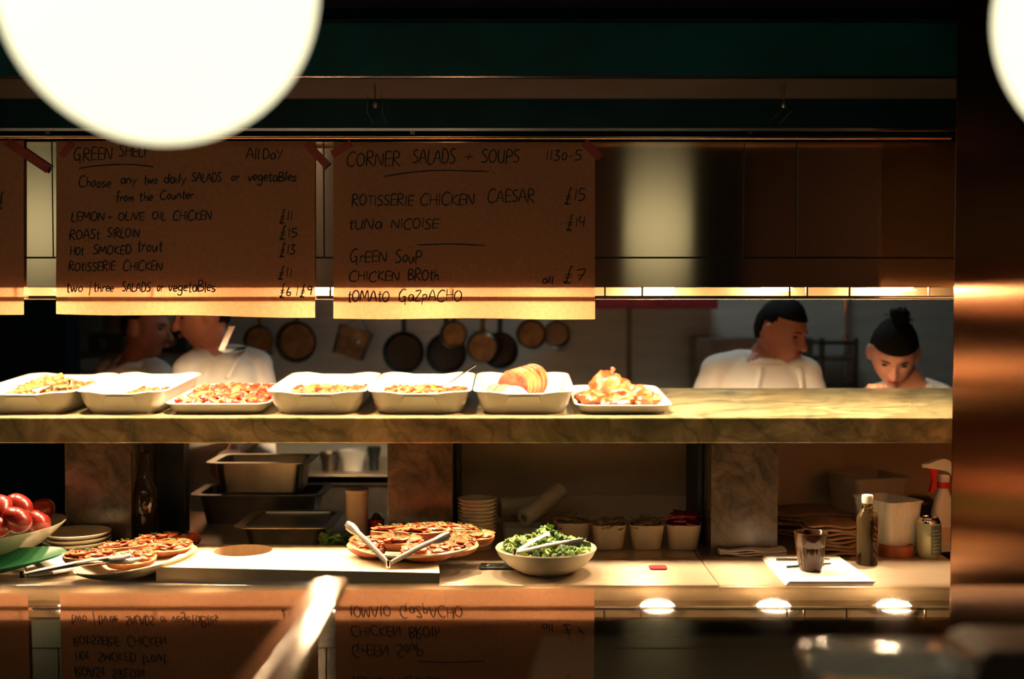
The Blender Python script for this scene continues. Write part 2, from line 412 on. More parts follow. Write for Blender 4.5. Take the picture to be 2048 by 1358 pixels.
for i, (px, wd, lb) in enumerate(((750, 0.0, 'thin wire hanging clip in the dark recess above the two menus'), (1568, 1.0, 'thin wire hanging clip in the dark recess near the steel column'))):
    p = P(px, 190, 3.7)
    t = thing('wire_clip', lb, 'hanging clip', p, group='wire clips in the hood recess')
    s = 0.0015
    up = hz0 - 0.004 - p.z
    MB().tube([(0, 0, up), (0, 0, -0.02)], 0.002, 6).build('stem', 'darksteel', t)
    MB().ell((0, 0, -0.028), (0.007, 0.005, 0.010)).build('knob', 'panmetal', t)
    if not i:
        MB().tube([(-0.022, 0, 0.0), (-0.024, 0, -0.05), (-0.004, 0, -0.085)], 0.0018, 6).build('wire_arm', 'panmetal', t)
        MB().tube([(0.020, 0, 0.0), (0.022, 0, -0.05), (0.034, 0, -0.085)], 0.0018, 6).build('wire_arm', 'panmetal', t)
    else:
        MB().tube([(-0.008, 0, -0.045), (-0.045, 0, -0.085)], 0.0018, 6).build('wire_arm', 'panmetal', t)
        MB().tube([(0.025, 0, -0.045), (-0.015, 0, -0.085)], 0.0018, 6).build('wire_arm', 'panmetal', t)

# ------------------------------------------------------------------ opal globe pendants
def globe(px, py, rpx, r, label, loc=None):
    if loc is None:
        loc = P(px, py, r * FPX / rpx)
    t = thing('globe_pendant', label, 'pendant lamp', (loc[0], loc[1], loc[2] - r), group='opal globe pendants')
    n, nv = 48, 32
    MB().ell((0, 0, r), (r, r, r), nu=n, nv=nv).build('globe_shade', 'globe', t)
    MB().lathe([(0.035, 2 * r - 0.01), (0.036, 2 * r + 0.03), (0.012, 2 * r + 0.045)], 20).build('collar', 'chrome', t)
    MB().tube([(0, 0, 2 * r + 0.04), (0, 0, 3.0 - loc[2] + r)], 0.004, 8).build('cable', 'black', t)
globe(320, -28, 309, 0.15, 'large glowing opal globe pendant hanging close at upper left')
globe(2317, 22, 307, 0.15, 'glowing opal globe pendant cut off by the right edge')
zg = P(320, -28, 1.19).z
for k, (x, y) in enumerate(((-1.19, 1.2), (-2.05, 1.2), (-1.0, -2.0), (-2.4, -2.0))):
    globe(0, 0, 0, 0.15, ['opal globe pendant just left of the picture', 'opal globe pendant mirrored in the steel strip left of the green shelf menu',           'opal globe pendant behind the photographer at right', 'opal globe pendant behind the photographer at left'][k], (x, y, zg if y > 0 else 2.3))
for k, (x, y) in enumerate(((-2.2, -0.5), (-1.15, -0.5), (-0.35, -0.5), (3.15, -2.2))):  # added unseen lamps that brighten the menu fronts and the rear wall
    t = thing('downlight', ['round ceiling downlight over the dining side, furthest left', 'round ceiling downlight over the dining side, second from the left', 'round ceiling downlight above the photographer',
              'round ceiling downlight near the wall behind the diners'][k], 'downlight', (x, y, 2.98), group='ceiling downlights over the diners')
    MB().lathe([(0.10, 0.019), (0.10, -0.004), (0.085, -0.006), (0.085, 0.0)], 32, cap=(False, False)).build('trim_ring', 'chrome', t)
    MB().lathe([(0.001, -0.002), (0.085, -0.002), (0.085, 0.002), (0.001, 0.002)], 32).build('diffuser', 'downlight', t)

# ------------------------------------------------------------------ hand written menus
G = {
'A': (.8, [[(0, 0), (.35, 1), (.7, 0)], [(.1, .38), (.62, .38)]]),
'B': (.7, [[(.08, -.05), (.08, 1), (.45, .95), (.5, .7), (.1, .52), (.55, .42), (.58, .12), (.05, 0)]]),
'C': (.8, [[(.7, .9), (.45, 1.05), (.15, .8), (.03, .4), (.15, .05), (.45, -.05), (.7, .1)]]),
'D': (.75, [[(.08, 0), (.08, 1), (.45, .9), (.62, .5), (.5, .12), (.05, 0)]]),
'E': (.65, [[(.1, 0), (.1, .95), (.6, .95)], [(.0, .5), (.6, .52)], [(.02, 0), (.6, .04)]]),
'F': (.6, [[(.1, -.1), (.1, 1), (.6, 1)], [(0, .5), (.5, .5)]]),
'G': (.85, [[(.65, .95), (.4, 1.05), (.1, .75), (.03, .35), (.2, 0), (.5, .05), (.6, .4), (.35, .4)], [(.6, .4), (.62, -.3)]]),
'H': (.75, [[(.08, 0), (.08, 1)], [(.62, 0), (.62, 1)], [(0, .5), (.72, .52)]]),
'I': (.3, [[(.12, 0), (.12, 1)]]),
'K': (.7, [[(.1, 0), (.1, 1)], [(.6, .95), (.1, .45), (.65, 0)]]),
'L': (.6, [[(.1, 1), (.08, 0), (.55, .02)]]),
'M': (.95, [[(0, 0), (.12, .95), (.42, .3), (.7, .95), (.85, 0)]]),
'N': (.8, [[(.05, 0), (.08, .95), (.6, .05), (.65, 1)]]),
'O': (.8, [[(.35, 1), (.08, .75), (.05, .3), (.3, 0), (.6, .2), (.65, .7), (.38, 1.0)]]),
'P': (.65, [[(.1, -.15), (.1, 1), (.5, .95), (.55, .6), (.1, .45)]]),
'R': (.75, [[(.08, -.1), (.1, 1), (.5, .95), (.52, .62), (.12, .5), (.7, -.08)]]),
'S': (.65, [[(.55, .95), (.25, 1), (.08, .75), (.3, .52), (.52, .3), (.35, .02), (0, .05)]]),
'T': (.65, [[(.3, 0), (.3, 1)], [(0, .98), (.6, 1)]]),
'U': (.7, [[(.05, .95), (.08, .2), (.3, 0), (.52, .2), (.55, .95)], [(.55, .3), (.6, 0)]]),
'V': (.7, [[(0, .95), (.3, 0), (.6, 1)]]),
'Y': (.7, [[(0, 1), (.3, .5)], [(.6, 1), (.2, -.1)]]),
'Z': (.65, [[(.02, .9), (.55, .95), (.05, .05), (.6, .05)]]),
'a': (.6, [[(.48, .55), (.2, .6), (.05, .3), (.2, 0), (.42, .15), (.48, .55), (.52, 0)]]),
'b': (.6, [[(.08, 1), (.08, 0), (.4, .02), (.45, .4), (.1, .45)]]),
'c': (.5, [[(.42, .5), (.2, .6), (.05, .3), (.2, 0), (.45, .08)]]),
'd': (.6, [[(.45, .5), (.15, .55), (.05, .2), (.25, 0), (.45, .2), (.48, 1), (.5, 0)]]),
'e': (.5, [[(.06, .3), (.42, .35), (.3, .58), (.08, .45), (.08, .1), (.42, .05)]]),
'f': (.45, [[(.45, .95), (.25, 1), (.18, .7), (.15, -.2)], [(0, .5), (.4, .5)]]),
'g': (.6, [[(.45, .5), (.15, .58), (.08, .2), (.4, .15), (.47, .55), (.45, -.25), (.2, -.4), (.0, -.25)]]),
'h': (.55, [[(.08, 1), (.08, 0)], [(.08, .35), (.3, .55), (.42, .35), (.45, 0)]]),
'i': (.25, [[(.1, .55), (.12, 0)]]),
'l': (.28, [[(.12, 1), (.1, .1), (.2, 0)]]),
'm': (.85, [[(.05, .55), (.06, 0)], [(.06, .4), (.25, .55), (.35, 0)], [(.35, .4), (.55, .55), (.68, 0)]]),
'n': (.6, [[(.06, .55), (.08, 0)], [(.08, .4), (.3, .56), (.45, .3), (.45, 0)]]),
'o': (.55, [[(.25, .56), (.05, .3), (.2, 0), (.42, .2), (.38, .5), (.22, .57)]]),
'p': (.6, [[(.1, .6), (.06, -.4)], [(.08, .5), (.35, .58), (.45, .3), (.1, .08)]]),
'r': (.45, [[(.06, .55), (.08, 0)], [(.08, .35), (.25, .55), (.42, .5)]]),
's': (.5, [[(.4, .52), (.15, .55), (.1, .35), (.38, .2), (.25, 0), (0, .05)]]),
't': (.45, [[(.2, .95), (.2, .05), (.38, 0)], [(0, .62), (.42, .66)]]),
'u': (.6, [[(.05, .55), (.1, .1), (.3, 0), (.45, .5), (.5, 0)]]),
'v': (.5, [[(0, .55), (.2, 0), (.42, .58)]]),
'w': (.75, [[(0, .55), (.15, 0), (.32, .45), (.48, 0), (.66, .58)]]),
'x': (.5, [[(0, .55), (.42, 0)], [(.42, .55), (0, 0)]]),
'y': (.55, [[(.02, .55), (.22, .1)], [(.48, .58), (.12, -.4)]]),
'z': (.55, [[(0, .55), (.42, .55), (.02, .02), (.45, 0)]]),
'1': (.3, [[(.12, 0), (.14, .95)]]),
'3': (.6, [[(.05, .9), (.4, .95), (.18, .55), (.45, .35), (.3, .0), (0, .05)]]),
'4': (.6, [[(.1, .95), (.05, .45), (.5, .45)], [(.42, .9), (.38, 0)]]),
'5': (.6, [[(.5, .95), (.12, .95), (.1, .55), (.42, .5), (.4, .1), (.02, .0)]]),
'6': (.55, [[(.3, .95), (.06, .4), (.12, .0), (.4, .05), (.38, .35), (.08, .3)]]),
'7': (.6, [[(.02, .9), (.5, .95), (.2, 0)], [(.1, .45), (.45, .5)]]),
'9': (.5, [[(.4, .6), (.1, .55), (.12, .9), (.4, .85), (.4, .5), (.36, 0)]]),
'0': (.5, [[(.22, .75), (.05, .5), (.1, .1), (.32, .08), (.4, .5), (.22, .75)]]),
'-': (.5, [[(.02, .4), (.42, .42)]]),
'+': (.55, [[(.22, .15), (.24, .75)], [(0, .45), (.46, .47)]]),
'|': (.25, [[(.1, -.3), (.12, 1.1)]]),
'&': (.6, [[(.42, 1.15), (.28, 1.1), (.22, .5), (.12, -.25), (.0, -.1), (.25, -.25), (.4, -.15)], [(.02, .45), (.42, .5)], [(.02, .22), (.4, .27)]]),   # pound sign
}
def smooth_poly(pts, n=4):
    if len(pts) < 3: return pts
    out = []
    for i in range(len(pts) - 1):
        p0 = pts[max(i - 1, 0)]; p1 = pts[i]; p2 = pts[i + 1]; p3 = pts[min(i + 2, len(pts) - 1)]
        for k in range(n):
            t = k / n
            out.append(tuple(0.5 * ((2 * p1[c]) + (-p0[c] + p2[c]) * t + (2 * p0[c] - 5 * p1[c] + 4 * p2[c] - p3[c]) * t * t + (-p0[c] + 3 * p1[c] - 3 * p2[c] + p3[c]) * t ** 3) for c in range(2)))
    out.append(pts[-1])
    return out
YPAP = 3.291
def menu(name, label, x0, x1, ytop, ybl, ybr, words, lines, tapes, hw=1.3):
    c = P((x0 + x1) / 2, ybl, YPAP)
    t = thing(name, label, 'menu sheet', c, group='kraft paper menus hanging from the rail')
    def wave(x, z): return 0.0012 * math.sin(x * 9 + x0) + 0.0008 * math.sin(z * 11 + x * 5)
    nx, nz = 40, 26; vs = []; fs = []
    for j in range(nz + 1):
        for i in range(nx + 1):
            u = i / nx; v = j / nz
            px = x0 + (x1 - x0) * u; pb = ybl + (ybr - ybl) * u + 1.2 * math.sin(u * 9)
            if u > .97 and name == 'menu' and v == 0 and False: pass
            p = P(px, pb + (ytop - pb) * v, YPAP) - c
            vs.append((p.x, wave(p.x, p.z), p.z))
    for j in range(nz):
        for i in range(nx):
            a = j * (nx + 1) + i; fs.append((a, a + 1, a + nx + 2, a + nx + 1))
    MB().add(vs, fs).build('paper_sheet', 'kraft', t)
    ink = MB()
    def flush():
        if ink.v: ink.build('handwriting', 'ink', t)
        ink.v, ink.f, ink.m = [], [], []
    def ribbon(pp, hw=hw):
        pp = smooth_poly(pp)
        L_, R_ = [], []
        for i, q in enumerate(pp):
            a = pp[max(i - 1, 0)]; b = pp[min(i + 1, len(pp) - 1)]
            dx, dy = b[0] - a[0], b[1] - a[1]; l = math.hypot(dx, dy) or 1
            hh = hw * (0.85 + 0.3 * rnd.random()) * (0.7 if i in (0, len(pp) - 1) else 1)
            for s_, lst in ((1, L_), (-1, R_)):
                p = P(q[0] - dy / l * hh * s_, q[1] + dx / l * hh * s_, YPAP) - c
                lst.append((p.x, wave(p.x, p.z) - 0.0008, p.z))
        n = len(L_)
        ink.add(L_ + R_, [(i, i + 1, n + i + 1, n + i) for i in range(n - 1)])
    for (txt, wx0, wx1, base, h) in words:
        tw = sum(G[ch][0] if ch in G else .4 for ch in txt); adv = 0
        sx = (wx1 - wx0) / tw
        for ch in txt:
            if ch not in G: adv += .4 * sx; continue
            gw, st = G[ch]
            dy = rnd.uniform(-1.0, 1.0); sh = h * rnd.uniform(.93, 1.08)
            for s_ in st:
                ribbon([(wx0 + adv + (q[0] + .08 * q[1]) * sx, base + dy - q[1] * sh) for q in s_])
            adv += gw * sx
        flush()
    for l in lines:
        ribbon(l)
        flush()
    for (a, b, wd) in tapes:
        A = P(a[0], a[1], YPAP - 0.002) - c; B = P(b[0], b[1], YPAP - 0.002) - c
        d = (B - A).normalized(); n_ = Vector((-d.z, 0, d.x)) * wd / 2 / FPX * YPAP
        MB().loft([[tuple(A + n_), tuple(A - n_), tuple(A - n_ + Vector((0, .0006, 0))), tuple(A + n_ + Vector((0, .0006, 0)))],
                   [tuple(B + n_), tuple(B - n_), tuple(B - n_ + Vector((0, .0006, 0))), tuple(B + n_ + Vector((0, .0006, 0)))]]).build('tape', 'tape', t, smooth=False)
menu('menu_sheet', 'brown paper menu headed CORNER SALADS + SOUPS, with two pink tapes', 667, 1190, 285, 637, 638, [
    ('CORNER', 693, 802, 332, 28), ('SALADS', 825, 912, 327, 27), ('+', 928, 948, 324, 22), ('SOUPS', 962, 1040, 325, 26), ('1130-5', 1090, 1165, 321, 22),
    ('ROTISSERIE', 703, 828, 411, 21), ('CHICKEN', 840, 950, 410, 23), ('CAESAR', 975, 1070, 404, 24), ('&15', 1130, 1172, 402, 24),
    ('tUNa', 697, 765, 458, 22), ('NICOISE', 782, 878, 457, 19), ('&14', 1134, 1172, 455, 23),
    ('GrEEN', 700, 775, 524, 23), ('SouP', 790, 844, 525, 24), ('CHICKEN', 698, 800, 562, 20), ('BROth', 815, 878, 560, 21),
    ('all', 1084, 1108, 566, 15), ('&7', 1128, 1172, 561, 25),
    ('tOMAtO', 695, 780, 603, 22), ('GaZpACHO', 797, 925, 602, 22)],
    [[(768, 353), (820, 345), (880, 341), (978, 343)], [(986, 345), (989, 346)], [(818, 493), (821, 494)], [(834, 490), (900, 488), (970, 491)]],
    [((664, 309), (703, 286), 15), ((1168, 284), (1201, 316), 17)])
menu('menu_sheet', 'brown paper menu headed GREEN SHELF under the large globe', 112, 630, 282, 628, 635, [
    ('GREEN', 147, 226, 320, 24), ('SHELF', 238, 300, 313, 22), ('All', 492, 520, 318, 21), ('DaY', 525, 566, 318, 21),
    ('Choose', 157, 222, 374, 20), ('any', 241, 274, 368, 18), ('two', 288, 316, 368, 18), ('daily', 328, 373, 366, 18), ('SALADS', 384, 444, 363, 17), ('or', 462, 480, 362, 18), ('vegetaBles', 496, 594, 362, 19),
    ('from', 232, 270, 403, 18), ('the', 278, 307, 402, 18), ('Counter', 320, 388, 398, 17),
    ('LEMON', 142, 210, 442, 18), ('+', 215, 226, 440, 12), ('OLIVE', 236, 290, 440, 16), ('OIL', 304, 334, 439, 16), ('CHICKEN', 346, 424, 440, 18), ('&11', 560, 586, 441, 19),
    ('ROASt', 138, 200, 478, 18), ('SIRLOIN', 214, 280, 474, 17), ('&15', 560, 596, 474, 19),
    ('HOt', 140, 168, 510, 16), ('SMOKED', 186, 264, 508, 18), ('trout', 274, 326, 503, 22), ('&13', 560, 592, 509, 19),
    ('ROtISSERIE', 137, 232, 541, 17), ('CHICKEN', 246, 326, 541, 18), ('&11', 557, 585, 554, 19),
    ('two', 132, 167, 584, 20), ('|', 176, 184, 586, 20), ('three', 187, 228, 583, 18), ('SALADS', 244, 302, 583, 17), ('or', 314, 328, 583, 18), ('vegetaBles', 337, 432, 583, 20), ('&6', 560, 583, 590, 19), ('|', 590, 598, 588, 16), ('&9', 600, 624, 590, 18)],
    [[(157, 337), (200, 331), (260, 329), (308, 334)]],
    [((612, 286), (655, 331), 16), ((122, 312), (146, 284), 14)])
menu('menu_sheet', 'brown paper menu mostly cut off by the left edge', -470, 48, 281, 626, 629, [('&', -3, 10, 412, 22)], [], [((14, 283), (97, 339), 18)])

# ------------------------------------------------------------------ marble shelf and worktop
shx0, shx1 = -2.1, 1.55
ln = (YS1 - YS0) / math.cos(SLOPE)
TH = 0.072
shelf = MB().box((shx0, 0, -TH), (shx1, ln, 0)).build('marble_shelf', 'marble', smooth=False, bevel=0.004)
shelf.location = (0, YS0, ZS0); shelf.rotation_euler = (SLOPE, 0, 0)
tag(shelf, 'long green veined marble serving shelf carrying the food trays', 'shelf')
def support(px0, px1, y, lb, m='marbleleg', dep=0.42):
    a = P(px0, 1000, y); b = P(px1, 1000, y)
    w_ = b.x - a.x
    h0 = zshelf(y) - TH / math.cos(SLOPE) - ZC - 0.006; h1 = zshelf(y + dep) - TH / math.cos(SLOPE) - ZC - 0.006
    o = MB().add([(-w_ / 2, 0, 0), (w_ / 2, 0, 0), (w_ / 2, dep, 0), (-w_ / 2, dep, 0), (-w_ / 2, 0, h0), (w_ / 2, 0, h0), (w_ / 2, dep, h1), (-w_ / 2, dep, h1)],
                 [(0, 3, 2, 1), (4, 5, 6, 7), (0, 1, 5, 4), (1, 2, 6, 5), (2, 3, 7, 6), (3, 0, 4, 7)]).build('marble_support', m, smooth=False, bevel=0.002)
    o.location = ((a.x + b.x) / 2, y, ZC)
    return tag(o, lb, 'shelf support', 'marble supports under the shelf')
support(130, 262, 3.50, 'dark marble support between the tomato bowl and the dark bottle', dep=0.3)
support(775, 905, 3.50, 'brown marble support behind the plate of toasts', dep=0.3)
support(1422, 1556, 3.46, 'greenish marble support between the card tubs and the napkins', dep=0.3)
# worktop
wt = MB().box((-2.2, 3.085, ZC - 0.035), (P(1438, 1170, 3.08).x, 4.14, ZC)).build('worktop', 'worktop', smooth=False, bevel=0.003)
tag(wt, 'long brushed steel worktop under the marble shelf', 'worktop')
wt2 = MB().box((P(1440, 1170, 3.08).x, 3.065, ZC - 0.035), (1.195, 4.14, ZC)).build('worktop', 'worktop', smooth=False, bevel=0.003)
tag(wt2, 'right hand steel worktop section holding the oil bottle and papers', 'worktop')
cb = MB().box((-2.2, 3.12, 0), (1.19, 4.12, ZC - 0.036)).build('counter_base', 'darksteel', smooth=False, bevel=0.003)
tag(cb, 'dark steel cupboard base standing under the worktop', 'cupboard')
# seam strips on worktop
s0, s1 = Q(893, 1160, ZC), Q(908, 1128, ZC)
# upright back panel behind the right half, and dark posts
def upright(name, px0, px1, y, m, lb, cat, top=None, th=0.02, a=None, b=None):
    a = Vector((a, 0, 0)) if a is not None else P(px0, 1000, y); b = Vector((b, 0, 0)) if b is not None else P(px1, 1000, y)
    o = MB().box((a.x, y, ZC), (b.x, y + th, (zshelf(y) - TH / math.cos(SLOPE) - 0.007) if top is None else top)).build(name, m, smooth=False, bevel=0.002)
    return tag(o, lb, cat)
upright('back_panel', 912, 1960, 3.93, 'backpanel', 'plain steel back panel closing the space behind the card tubs', 'panel')
upright('shelf_post', 903, 918, 3.62, 'black', 'thin black post right of the middle marble support', 'post', th=0.2, a=P(905, 1000, 3.5).x + 0.002)
upright('shelf_post', 1396, 1424, 3.60, 'black', 'wide black post left of the right marble support', 'post', th=0.25, b=P(1422, 1000, 3.46).x - 0.002)
upright('shelf_post', 262, 369, 3.74, 'black', 'black upright panel behind the dark glass bottle', 'panel', th=0.06, a=P(262, 1000, 3.5).x + 0.002)
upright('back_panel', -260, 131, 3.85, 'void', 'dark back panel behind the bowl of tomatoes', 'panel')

# ------------------------------------------------------------------ glass counter in front
gb = 0.010
XD0 = Q(660, 1172, ZM).x; XD1 = Q(535, 1358, ZM).x
def gpan(name, xa0, xa1, lb):
    xfa, xfb = xa0; xna, xnb = xa1   # far left/right, near left/right
    yn = 1.02
    vs = []
    for z in (ZM - gb, ZM):
        vs += [(xfa, YG, z), (xfb, YG, z), (xnb, yn, z), (xna, yn, z)]
    o = MB().add(vs, [(0, 1, 2, 3), (7, 6, 5, 4), (0, 4, 5, 1), (1, 5, 6, 2), (2, 6, 7, 3), (3, 7, 4, 0)]).build(name, 'counterglass', case, smooth=False, loc=(0, -1.4, 0))
    o['label'] = lb
    return o
k = (XD1 - XD0) / (Q(0, 1358, ZM).y - YG)
xn = XD0 + k * (1.02 - YG)
case = thing('display_case', 'dark display case with two glass tops mirroring the menus and heat lamps', 'display case', (0, 1.4, 0))
gl = gpan('glass_panel', (-1.9, XD0), (-1.9, xn), 'left glass top with bright blue edge mirroring the green shelf menu')
gr_ = gpan('glass_panel', (XD0 + 0.001, 1.6), (xn + 0.001, 1.6), 'right glass top mirroring the heat lamps')
MB().box((-1.9, YG, ZM - 0.006), (XD0 - 0.02, YG + 0.004, ZM + 0.002)).build('polished_edge', 'edge', gl, smooth=False)  # pale blue glass edge, the light it catches put into its colour
dv = MB()
def strip_loop(y, hw_):
    xc = XD0 + k * (y - YG)
    return [(xc - hw_, y, ZM + 0.0005), (xc - hw_ * .85, y, ZM + 0.008), (xc - hw_ * .10, y, ZM + 0.0085), (xc, y, ZM + 0.005), (xc + hw_ * .10, y, ZM + 0.0085), (xc + hw_ * .85, y, ZM + 0.008), (xc + hw_, y, ZM + 0.0005)]
dvo = dv.loft([strip_loop(YG + 0.012, 0.025), strip_loop(1.5, 0.031), strip_loop(1.02, 0.035)]).build('divider_strip', 'barsteel', case, bevel=0, loc=(0, -1.4, 0))
zdk = ZM - 0.30
def cbx(name, a, b, m): return MB().box((a[0], a[1] - 1.4, a[2]), (b[0], b[1] - 1.4, b[2])).build(name, m, case, smooth=False)
cbx('base', (-1.9, 1.03, 0), (1.6, YG - 0.01, zdk), 'void')
e0, e1 = Q(1098, 1245, ZM - .07), Q(1063, 1358, ZM - .07)
kx = (e1.x - e0.x) / (e1.y - e0.y)
def ex(y): return e0.x + kx * (y - e0.y)
MB().loft([[(ex(1.06), 1.06 - 1.4, z), (1.57, 1.06 - 1.4, z), (1.57, YG - .04 - 1.4, z), (ex(YG - .04), YG - .04 - 1.4, z)] for z in (ZM - .09, ZM - .07)]).build('inner_shelf', 'backpanel', case, smooth=False)  # pale surface added under the glass to lighten its right part
cbx('side_wall', (-1.9, 1.03, zdk), (-1.88, YG - 0.01, ZM - gb - 0.001), 'void')
cbx('side_wall', (1.58, 1.03, zdk), (1.6, YG - 0.01, ZM - gb - 0.001), 'void')
cbx('front_wall', (-1.88, 1.03, zdk), (1.58, 1.05, ZM - gb - 0.001), 'void')
cbx('back_wall', (-1.88, YG - 0.03, zdk), (1.58, YG - 0.01, ZM - gb - 0.001), 'void')

# ------------------------------------------------------------------ serving trays on the shelf
def shelf_pt(px, y): p = P(px, 800, y); return Vector((p.x, y, zshelf(y) + 0.001))
def make_tray(l, r, h, label, L=0.46, yaw=0.0, yf=3.445, material='enamel'):
    """l, r: photo positions of the front rim corners"""
    W = (r - l) / FPX * yf
    xc = ((l + r) / 2 - 1024) / FPX * yf
    yc = yf + L / 2
    t = thing('serving_tray', label, 'tray', (xc, yc, zshelf(yc) + 0.001), (SLOPE, 0, yaw), 'white enamel trays in a row on the marble shelf')
    fl = 0.022 + h * 0.12
    def ring(inset, z, rad, dipz=0.0):
        out = []
        for (x, y, zz) in rrect(W - 2 * inset, L - 2 * inset, rad, z, 7):
            out.append((x, y, zz))
        return out
    def densify(loop, k=5):
        out = []
        n = len(loop)
        for i in range(n):
            a = Vector(loop[i]); b = Vector(loop[(i + 1) % n]); d = (b - a).length
            m = k if d > 0.05 else 1
            for q in range(m): out.append(tuple(a.lerp(b, q / m)))
        return out
    def dip(loop, amt):
        res = []
        for (x, y, z) in loop:
            e = max(0, 1 - abs(x) / (W * 0.30)) if abs(y) > L / 2 - 0.05 else 0
            res.append((x, y, z - amt * min(1, e * 2.5)))
        return res
    am = 0.006 if h > 0.04 else 0.0
    loops = [densify(ring(fl, 0, .03), 8), densify(ring(fl * .55, h * .45, .035), 8), densify(ring(0.008, h - .002, .04), 8),
             densify(ring(0.001, h, .045), 8), densify(ring(0.0, h + .003, .045), 8), densify(ring(0.004, h + .005, .045), 8), densify(ring(0.012, h + .001, .04), 8),
             densify(ring(fl * .55 + .003, h * .45 + .002, .032), 8), densify(ring(fl + .004, .003, .028), 8)]
    loops = [dip(lp, am * f) for lp, f in zip(loops, (0, 0, 1, 1, 1, 1, 1, 0, 0))]
    MB().loft(loops).build('basin', material, t, angle=60)
    if h > 0.04:
        for sy in (-1, 1):
            q = W * 0.20
            def pt(x, f, off=0.0025):
                ins = fl * (1 - f) * 0.98 + 0.004 * f
                return (x, sy * (L / 2 - ins + off), h * f)
            a, b, c, d = pt(-q * 1.15, .10), pt(q * 1.15, .10), pt(q * .72, .84), pt(-q * .72, .84)
            a2, b2, c2, d2 = [(x, y - sy * .004, z) for (x, y, z) in (a, b, c, d)]
            MB().loft([[a2, b2, c2, d2], [a, b, c, d]]).build('grip_recess', material, t, smooth=False, bevel=0.0015)
    return t, W, L, h
def pieces(n, W, L, z0, z1, mats, size=(.012, .02), seed=1, flat=.6, heap=0.0, x0=None, x1=None, y0=None, y1=None):
    rr = random.Random(seed); mb = MB()
    for i in range(n):
        x = rr.uniform(x0 if x0 is not None else -W / 2, x1 if x1 is not None else W / 2); y = rr.uniform(y0 if y0 is not None else -L / 2, y1 if y1 is not None else L / 2)
        e = math.hypot(x / (W / 2), y / (L / 2))
        z = z0 + (z1 - z0) * rr.random() + heap * max(0, 1 - e)
        s_ = rr.uniform(*size)
        T = T3((x, y, z), rr.uniform(0, 6.3), rr.uniform(-.7, .7), rr.uniform(-.7, .7))
        mb.ell((0, 0, 0), (s_ * rr.uniform(.8, 1.5), s_ * rr.uniform(.6, 1), s_ * flat), T, rr.randrange(len(mats)), 9, 6, .5, i + seed)
    return mb
def fill(t, name, label, cat, mb, mats, kind='stuff'):
    o = mb.build(name, mats); o.location = t.location; o.rotation_euler = t.rotation_euler
    return tag(o, label, cat, None, kind)
t1, W, L, h = make_tray(-66, 141, .058, 'white enamel tray of roast mushrooms and potatoes, leftmost of the row')
fill(t1, 'roast_potatoes', 'heap of golden roast mushrooms and potatoes in the leftmost tray', 'roast vegetables',
     pieces(260, W * .76, L * .80, .016, .026, [0, 0, 1], (.012, .02), 3, .6, .042), ['roast', 'roast2', 'pepper'])
fill(t1, 'roast_potatoes', 'pale golden potato pieces on top of the leftmost tray heap', 'roast vegetables',
     pieces(120, W * .70, L * .66, .028, .040, [0, 1], (.010, .017), 13, .6, .040), ['roast2', 'roast'])
t2, W, L, h = make_tray(143, 327, .060, 'white enamel tray nearly empty with vegetables at its far end')
fill(t2, 'roast_vegetables', 'small remains of roast vegetables in the nearly empty tray', 'roast vegetables',
     pieces(110, W * .72, L * .3, .015, .020, [0, 1], (.010, .016), 5, .6, .01, x0=-W * .18, x1=W * .37, y0=-.02, y1=.17), ['roast', 'roast2'])
t3, W, L, h = make_tray(322, 533, .026, 'shallow white enamel tray heaped with red pepper salad', L=.44)
fill(t3, 'pepper_salad', 'bright red and pink pepper salad heaped in the shallow tray', 'salad',
     pieces(460, W * .82, L * .82, .015, .030, [0, 1, 2], (.010, .017), 7, .55, .022), ['redfood', 'redfood2', 'roast2'])
t4, W, L, h = make_tray(527, 730, .060, 'white enamel tray of orange roast vegetables right of the red salad')
fill(t4, 'roast_vegetables', 'orange brown roast vegetables in the fourth tray of the row', 'roast vegetables',
     pieces(240, W * .76, L * .72, .015, .026, [0, 1, 2], (.010, .018), 11, .6, .02), ['roast2', 'roast', 'redfood2'])
t5, W, L, h = make_tray(732, 942, .060, 'white enamel tray of tomato stew with a serving spoon in it')
fill(t5, 'tomato_stew', 'red tomato stew with chunks in the tray holding the spoon', 'stew',
     pieces(260, W * .80, L * .82, .016, .022, [0, 0, 1, 2], (.012, .02), 17, .5, .02), ['redfood', 'redfood2', 'roast2'])
# spoon in the stew
sp = thing('serving_spoon', 'long steel spoon leaning out of the tomato stew tray', 'spoon', P(870, 778, 3.68))
b0 = sp.location
MB().tube([(0, 0, 0), tuple(P(905, 762, 3.70) - b0), tuple(P(930, 744, 3.72) - b0), tuple(P(949, 731, 3.74) - b0)], [.004, .004, .0055, .0075], 10, flat=.45).build('handle', 'chrome', sp)
MB().ell((-.018, 0, -.010), (.026, .018, .008)).build('bowl', 'chrome', sp)
t6, W, L, h = make_tray(945, 1151, .060, 'white enamel tray holding the rolled roast joint')
j = thing('rolled_joint', 'tied rolled roast joint with a red sliced end in a white tray', 'meat', P(1052, 770, 3.70))
jb = MB()
def joint_loop(u, r):
    return [(r * .95 * math.cos(2 * PI * k / 28), u, r * math.sin(2 * PI * k / 28) * (1 + .04 * math.sin(5 * k))) for k in range(28)]
R0 = .050
loops = []
for q in range(22):
    u = q / 21
    loops.append(joint_loop(-.10 + .20 * u, R0 * (1 - .10 * (abs(math.sin(u * PI * 6)) ** 6)) * (1 if u < .9 else math.sqrt(max(.02, 1 - ((u - .9) / .1) ** 2)))))
jb.loft(loops)
jb.build('roast_body', 'meat', j)
MB().lathe([(.001, 0), (R0 * .93, 0), (R0 * .9, .004)], 28, T=Matrix.Translation((0, -.099, 0)) @ Matrix.Rotation(PI / 2, 4, 'X')).build('sliced_face', 'meatred', j)
